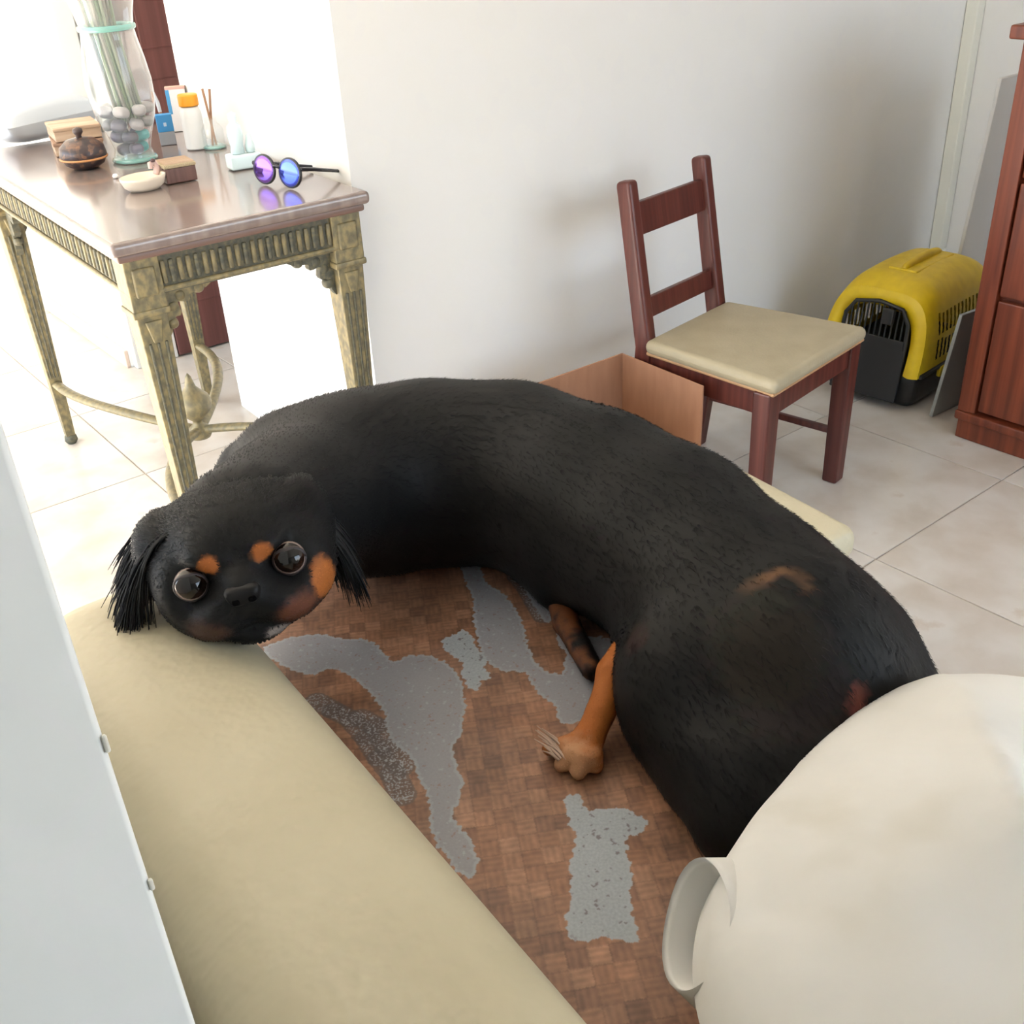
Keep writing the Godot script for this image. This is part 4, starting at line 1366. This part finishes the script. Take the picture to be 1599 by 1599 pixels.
func dog() -> void:
	var t := thing("dog", "black and tan spaniel-like dog curled up on the bench", "dog", Vector3(0.5, SEAT, -0.65))
	var org := t.position
	var fur := StandardMaterial3D.new()
	fur.vertex_color_use_as_albedo = true
	fur.roughness = 0.58
	fur.metallic_specular = 0.3
	# head frame: x to the dog's left (picture right), y up, z out of the face
	var fz := (cam_basis * Vector3(0.24, -0.40, 0.88)).normalized()
	var fx := cam_basis * Vector3(0.98, 0.19, 0.0)
	fx = (fx - fz * fx.dot(fz)).normalized()
	var fy := fz.cross(fx)
	var hd := Transform3D(Basis(fx, fy, fz), EYE + ray(375.5, 894) * 0.825)
	hd.origin -= hd.basis * Vector3(0, 0, 0.0265)
	# ---- body field
	var B := Blob.new()
	B.setup(Vector3(0.10, 0.868, -1.06), Vector3(0.86, 1.17, -0.18), 0.0065, 0.011)
	var sp := [
		[hd * Vector3(0.0, 0.0, -0.05), 0.050], [J(470, 790, 1.02), 0.062], [J(555, 750, 0.985), 0.088],
		[J(670, 732, 0.972), 0.094], [J(800, 738, 0.970), 0.095], [J(920, 785, 0.968), 0.095],
		[J(1040, 850, 0.965), 0.093], [J(1145, 940, 0.962), 0.086], [J(1235, 1015, 0.955), 0.076], [J(1300, 1075, 0.945), 0.060]]
	for i in sp.size() - 1:
		B.bone(sp[i][0], sp[i + 1][0], sp[i][1], sp[i + 1][1], 1.06)
	# shoulder hump and ruff behind the head
	B.bone(hd * Vector3(0.0, -0.004, -0.062), J(455, 735, 0.99), 0.040, 0.046)
	B.bone(hd * Vector3(0.03, -0.004, -0.066), J(530, 740, 0.99), 0.036, 0.05)
	B.bone(J(455, 722, 0.985), J(560, 700, 0.985), 0.052, 0.06)
	B.bone(J(392, 742, 0.965), J(470, 730, 0.98), 0.038, 0.05)
	# chest and upper part of the front leg
	B.bone(J(570, 800, 0.94), J(700, 800, 0.94), 0.048, 0.05)
	B.bone(J(500, 850, 0.95), J(600, 825, 0.935), 0.034, 0.042)
	B.bone(J(845, 845, 0.93), J(872, 915, 0.912), 0.032, 0.022)
	# near thigh and knee
	B.bone(J(1225, 1020, 0.965), J(1085, 1055, 0.945), 0.080, 0.062)
	B.bone(J(1100, 1050, 0.945), J(1045, 1000, 0.93), 0.056, 0.034)
	B.bone(J(1045, 1000, 0.93), J(1000, 1022, 0.925), 0.026, 0.016)
	# belly side and far hind leg
	B.bone(J(1105, 1120, 0.925), J(1180, 1230, 0.915), 0.056, 0.052)
	B.bone(J(1040, 1110, 0.912), J(1100, 1205, 0.905), 0.028, 0.03)
	B.bone(J(1180, 1230, 0.915), J(1160, 1300, 0.90), 0.05, 0.028)
	B.bone(J(1250, 1100, 0.94), J(1240, 1200, 0.92), 0.07, 0.055)
	# tail wrapped along the outside
	B.bone(J(1250, 935, 0.955), J(1345, 1010, 0.945), 0.042, 0.036)
	B.bone(J(1345, 1010, 0.945), J(1415, 1085, 0.93), 0.036, 0.028)
	var bn := B.nets()
	# lower legs and toes on a finer grid
	var Lg := Blob.new()
	Lg.setup(Vector3(0.34, 0.872, -0.78), Vector3(0.68, 0.965, -0.42), 0.0027, 0.0018)
	Lg.bone(J(866, 900, 0.908), J(884, 972, 0.899), 0.016, 0.012)
	Lg.bone(J(884, 972, 0.899), J(925, 1046, 0.897), 0.012, 0.010)
	Lg.bone(J(990, 1022, 0.930), J(962, 1052, 0.930), 0.021, 0.0165)
	Lg.bone(J(962, 1052, 0.930), J(938, 1112, 0.915), 0.0155, 0.0115)
	Lg.bone(J(938, 1112, 0.915), J(920, 1152, 0.903), 0.0115, 0.0125)
	for q in [[-52, 8], [-33, 34], [-7, 46], [20, 36]]:
		var m_ := J(914 + q[0] * 0.55, 1160 + q[1] * 0.55, 0.899)
		var e_ := J(910 + q[0], 1160 + q[1], 0.8915)
		Lg.bone(J(918, 1154, 0.902), m_, 0.009, 0.0076)
		Lg.bone(m_, e_, 0.0078, 0.0064)
	var ln := Lg.nets()
	# the point where a line of sight meets the coat
	var hit := func(px: float, py: float) -> Vector3:
		var d := ray(px, py)
		var best := 9.0
		for p in bn[0]:
			var t_: float = (p - EYE).dot(d)
			if t_ < best and (p - EYE - d * t_).length_squared() < 0.00004: best = t_
		return EYE + d * best
	# ---- head field in its own frame
	var Hh := Blob.new()
	Hh.setup(Vector3(-0.105, -0.085, -0.13), Vector3(0.105, 0.085, 0.095), 0.0033, 0.0055)
	Hh.ball(Vector3(0, 0.000, -0.040), Vector3(0.066, 0.048, 0.056))
	Hh.ball(Vector3(0, 0.016, -0.008), Vector3(0.044, 0.026, 0.032))
	Hh.ball(Vector3(0, -0.014, 0.018), Vector3(0.030, 0.020, 0.030))
	Hh.ball(Vector3(0, -0.002, 0.036), Vector3(0.011, 0.010, 0.016))
	for s in [-1.0, 1.0]:
		Hh.ball(Vector3(s * 0.020, -0.027, 0.031), Vector3(0.021, 0.017, 0.023))
		Hh.ball(Vector3(s * 0.033, -0.034, 0.016), Vector3(0.018, 0.017, 0.022))
		Hh.ball(Vector3(s * 0.046, -0.018, -0.006), Vector3(0.025, 0.034, 0.034))
		Hh.ball(Vector3(s * 0.022, 0.015, 0.018), Vector3(0.015, 0.010, 0.014))
		Hh.ball(Vector3(s * 0.058, 0.000, -0.046), Vector3(0.018, 0.032, 0.036))
	Hh.ball(Vector3(0, -0.048, 0.020), Vector3(0.023, 0.013, 0.024))
	Hh.ball(Vector3(0, -0.02, -0.08), Vector3(0.055, 0.05, 0.05))
	# the far ear flap that hangs over the bench end
	Hh.ball(Vector3(-0.070, -0.004, -0.045), Vector3(0.012, 0.028, 0.030))
	# mouth line, stop between the eyes, sockets
	for s in [-1.0, 1.0]:
		Hh.ball(Vector3(s * 0.011, -0.036, 0.055), Vector3(0.010, 0.0022, 0.010), -1.0)
		Hh.ball(Vector3(s * 0.0375, 0.0, 0.034), Vector3(0.0135, 0.0125, 0.016), -1.0)
	var hn := Hh.nets()
	# ---- one continuous mesh, coat colours by vertex
	var mb := MB.new()
	var spots := []     # [centre, radius, colour, strength] in world space
	# comma of tan hair at the top of the thigh
	for q in [[1162, 916, 0.4], [1176, 908, 0.55], [1190, 900, 0.8], [1204, 893, 1.0], [1216, 888, 0.9], [1230, 888, 0.5], [1244, 894, 0.45], [1256, 904, 0.5], [1262, 916, 0.35]]:
		spots.append([hit.call(q[0], q[1]), 0.0075, Color(0.17, 0.088, 0.042), 0.75 * q[2]])
	spots.append([hit.call(1342, 1082), 0.008, Color(0.20, 0.06, 0.045), 0.8])
	spots.append([hit.call(1336, 1104), 0.009, Color(0.17, 0.05, 0.04), 0.8])
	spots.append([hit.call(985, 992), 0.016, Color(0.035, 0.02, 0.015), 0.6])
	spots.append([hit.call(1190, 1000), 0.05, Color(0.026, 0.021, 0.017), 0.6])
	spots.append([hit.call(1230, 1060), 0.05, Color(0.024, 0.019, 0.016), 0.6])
	var fr := FastNoiseLite.new()
	fr.seed = 4; fr.frequency = 60.0
	for i in bn[0].size():
		var p: Vector3 = bn[0][i]
		var c := BLACK * (1.0 + 0.25 * fr.get_noise_3dv(p))
		for sp_ in spots:
			var d: float = p.distance_to(sp_[0]) / sp_[1]
			c = c.lerp(sp_[2], sp_[3] * (1.0 - smoothstep(0.7, 1.1, d + 0.2 * fr.get_noise_3dv(p * 2.0))))
		mb.tint = c
		var id := mb.vert(p - org)
		mb.n[id] = bn[1][i]
	mb.ix.append_array(bn[2])
	var l0 := mb.v.size()
	var hockp := J(962, 1052, 0.930)
	var fa := J(866, 900, 0.908); var fb := J(884, 972, 0.899); var fc := J(925, 1046, 0.897)
	for i in ln[0].size():
		var p: Vector3 = ln[0][i]
		var toe := 1.0 - smoothstep(0.012, 0.036, p.distance_to(J(885, 1200, 0.893)) + 0.008 * fr.get_noise_3dv(p * 2.0))
		var c := TAN.lerp(Color(0.52, 0.30, 0.17), toe * 0.8)
		c = c.lerp(BLACK, 1.0 - smoothstep(0.010, 0.02, p.distance_to(J(990, 1012, 0.925)) + 0.004 * fr.get_noise_3dv(p)))
		var fore := minf(Geometry3D.get_closest_point_to_segment(p, fa, fb).distance_to(p), Geometry3D.get_closest_point_to_segment(p, fb, fc).distance_to(p))
		if fore < 0.0185 and Geometry3D.get_closest_point_to_segment(p, hockp, J(918, 1154, 0.902)).distance_to(p) > fore:
			c = BLACK.lerp(Color(0.13, 0.045, 0.016), smoothstep(-0.1, 0.5, fr.get_noise_3dv(p * 0.5) + 0.15))
		mb.tint = c
		var id := mb.vert(p - org)
		mb.n[id] = ln[1][i]
	for i in ln[2]:
		mb.ix.push_back(l0 + i)
	var h0 := mb.v.size()
	for i in hn[0].size():
		var p: Vector3 = hn[0][i]
		var c := BLACK * 1.1 * (1.0 + 0.25 * fr.get_noise_3dv(p))
		var ax := absf(p.x)
		var wob := 0.18 * fr.get_noise_3dv(p * 2.5)
		# brow spots, cheeks, muzzle sides, chin
		var d := Vector2((ax - 0.0205) / 0.0085, (p.y - 0.0145) / 0.0075).length() + wob
		if p.z > 0.0: c = c.lerp(TAN * 0.9, 1.0 - smoothstep(0.75, 1.1, d))
		d = Vector2((p.x - 0.058) / 0.010, (p.y + 0.026) / 0.02).length() + wob
		if p.z > -0.03: c = c.lerp(TAN, 1.0 - smoothstep(0.7, 1.1, d))
		d = Vector2((ax - 0.034) / 0.018, (p.y + 0.034) / 0.014).length() + wob
		if p.z > 0.0: c = c.lerp(Color(0.16, 0.06, 0.035) if p.x > 0 else Color(0.085, 0.045, 0.035), 0.85 * (1.0 - smoothstep(0.5, 1.15, d)))
		d = Vector2((p.x - 0.014) / 0.010, (p.y + 0.049) / 0.005).length() + wob
		if p.z > 0.02: c = c.lerp(Color(0.28, 0.24, 0.22), 1.0 - smoothstep(0.6, 1.1, d))
		mb.tint = c
		var id := mb.vert(hd * p - org)
		mb.n[id] = (hd.basis * (hn[1][i] as Vector3)).normalized()
	for i in hn[2]:
		mb.ix.push_back(h0 + i)
	var body := part(t, "body", mb, fur, "black coat with tan legs, cheeks and brows")
	# ---- eyes, nose, lids
	for s in [-1.0, 1.0]:
		var ec := hd * Vector3(s * 0.0375, 0.0, 0.0235)
		var look := (EYE - ec).normalized()
		var q := Quaternion(Vector3.UP, look)
		var eb := MB.new()
		eb.lathe(arc_profile(0.0128, 0.0, 1.0, 14), 24, Transform3D(Basis(q), ec - org))
		var eye := part(t, "eyeball", eb, mat(col(150, 132, 124), 0.12), "large dark eye")
		eb = MB.new()
		eb.lathe(arc_profile(0.01295, 0.66, 1.0, 8), 24, Transform3D(Basis(q), ec - org))
		part(eye, "iris", eb, mat(col(34, 20, 14), 0.08))
		eb = MB.new()
		eb.lathe(arc_profile(0.0131, 0.80, 1.0, 6), 24, Transform3D(Basis(q), ec - org))
		part(eye, "pupil", eb, mat(col(8, 7, 8), 0.05))
		var pts := []
		var rr := []
		for i in 25:
			var a := TAU * i / 24
			pts.append(hd * (Vector3(s * 0.0375, 0.0, 0.0300) + Vector3(cos(a) * 0.0112, sin(a) * 0.0100, -0.0035 * absf(cos(a)))) - org); rr.append(0.0022)
		eb = MB.new()
		eb.tube(pts, rr, 8)
		part(eye, "eyelid", eb, mat(col(50, 42, 43), 0.55))
	var nb := MB.new()
	nb.rbox(Vector3(0.026, 0.0155, 0.014), 0.0066, Transform3D(hd.basis, hd * Vector3(0, -0.006, 0.0505) - org), 4, 1, func(p: Vector3) -> Vector3: return Vector3(p.x * (1.0 + 18.0 * p.y), p.y, p.z))
	var nose_m := mat(col(18, 17, 18), 0.45)
	nose_m.metallic_specular = 0.35
	var nose := part(t, "nose", nb, nose_m, "dark wet nose")
	for s in [-1.0, 1.0]:
		nb = MB.new()
		nb.rbox(Vector3(0.006, 0.005, 0.004), 0.0019, Transform3D(hd.basis, hd * Vector3(s * 0.006, -0.008, 0.0565) - org), 3)
		var nm := mat(col(10, 9, 10), 0.9)
		nm.metallic_specular = 0.1
		part(nose, "nostril", nb, nm)
	# ---- ears of long drooping hair
	var hair := StandardMaterial3D.new()
	hair.vertex_color_use_as_albedo = true
	hair.roughness = 0.62
	hair.metallic_specular = 0.3
	for s in [-1.0, 1.0]:
		var em := MB.new()
		for i in 620:
			var u := rng.randf(); var w := rng.randf(); var z := rng.randf()
			var a := Vector3(s * (0.040 + 0.032 * u), 0.036 - 0.036 * u * u, -0.070 + 0.058 * z)
			a.y -= 0.014 if s > 0 else 0.007
			var far := rng.randf_range(0.65, 1.12)
			var mid := a + Vector3(s * (0.020 + 0.012 * w), 0.004 - 0.018 * u, 0.004)
			var e := a + Vector3(s * (0.030 + 0.034 * w * (1.0 - 0.4 * u)), (-0.030 - 0.045 * z - 0.02 * w) * far, 0.010 * (z - 0.3))
			if s > 0:
				mid = a + Vector3(0.008 + 0.006 * w, -0.016, -0.004)
				e = a + Vector3(0.006 + 0.014 * w, -0.045 - 0.03 * z, -0.012 + 0.01 * z)
			e += Vector3(rng.randfn(), rng.randfn(), rng.randfn()) * 0.003
			var pts := []
			var rr := []
			for q in 7:
				var k := q / 6.0
				pts.append(hd * (a.lerp(mid, k).lerp(mid.lerp(e, k), k)) - org)
				rr.append(lerpf(0.0015, 0.0002, k))
			em.tint = BLACK * rng.randf_range(1.0, 2.6)
			em.tube(pts, rr, 4)
		part(t, "ear", em, hair, "long haired drooping black ear")
	# ---- short coat over the whole body
	var fm := MB.new()
	var vs := mb.v
	var cand := vs.size()
	var dirs := PackedVector3Array()
	for i in 60000:
		var k := rng.randi_range(0, cand - 1)
		var p := vs[k]
		var nn := mb.n[k]
		var wp := p + org
		var face := hd.affine_inverse() * wp
		if k >= h0 and (Vector2(absf(face.x) - 0.0375, face.y).length() < 0.0155 or Vector2(face.x, face.y + 0.006).length() < 0.013) and face.z > 0.012: continue
		# coat lies from the head along the back towards the tail
		var best := 0
		var bd := 9.0
		for q in sp.size() - 1:
			var dd: float = wp.distance_squared_to(sp[q][0])
			if dd < bd: bd = dd; best = q
		var flow: Vector3 = (sp[mini(best + 1, sp.size() - 1)][0] - sp[maxi(best - 1, 0)][0]).normalized()
		if k >= h0: flow = (hd.basis * Vector3(face.x * 6.0, -0.1, -0.8)).normalized()
		flow = flow + Vector3(rng.randfn(), rng.randfn(), rng.randfn()) * 0.28 + Vector3(0, -0.25, 0)
		flow = (flow - nn * flow.dot(nn)).normalized()
		var L := rng.randf_range(0.005, 0.011) if k < h0 else (rng.randf_range(0.005, 0.010) if face.z < 0.0 else rng.randf_range(0.0025, 0.005))
		if k >= l0 and k < h0: L = rng.randf_range(0.002, 0.004)
		var c := mb.c[k]
		if c.r > 0.06: L *= 0.6
		var sd := flow.cross(nn) * rng.randf_range(0.0003, 0.0006)
		var q0 := p - nn * 0.0008
		var tip := p + flow * L + nn * L * rng.randf_range(0.06, 0.18)
		var mid := p + flow * L * 0.5 + nn * L * 0.14
		fm.tint = c * rng.randf_range(0.8, 1.3)
		var a := fm.vert(q0 - sd); var b := fm.vert(q0 + sd)
		var d := fm.vert(mid - sd * 0.8); var e := fm.vert(mid + sd * 0.8); var g := fm.vert(tip)
		for w in [a, b, d, e, g]: fm.n[w] = (nn + flow * 0.2).normalized()
		fm.tri(a, b, e); fm.tri(a, e, d); fm.tri(d, e, g)
	var coat := part(body, "coat_hair", fm, hair)
	coat.set_meta("kind", "stuff")
	# pale tuft on the hind foot
	var tm := MB.new()
	for i in 26:
		var a := J(868 + rng.randf() * 22, 1168 + rng.randf() * 20, 0.9)
		var e := a + (J(838, 1146, 0.905) - J(875, 1180, 0.9)) * rng.randf_range(0.5, 1.05) + Vector3(rng.randfn(), rng.randfn(), rng.randfn()) * 0.0015
		tm.tint = Color(0.5, 0.36, 0.28)
		tm.tube([a - org, (a + e) * 0.5 + Vector3(0, 0.002, 0) - org, e - org], [0.0012, 0.001, 0.0003], 5)
	part(t, "foot_tuft", tm, hair, "pale tuft of hair on the hind foot")


func arc_profile(r: float, t0: float, t1: float, n: int) -> Array:
	# from the back pole (t = -1) to the front pole (t = 1) of a ball turned about y; t0 is where it starts, 0 meaning the back pole
	var out := []
	for i in n + 1:
		var t := lerpf(t0, t1, float(i) / n)
		var a := PI * t
		out.append(Vector2(sin(a) * r, -cos(a) * r))
	return out
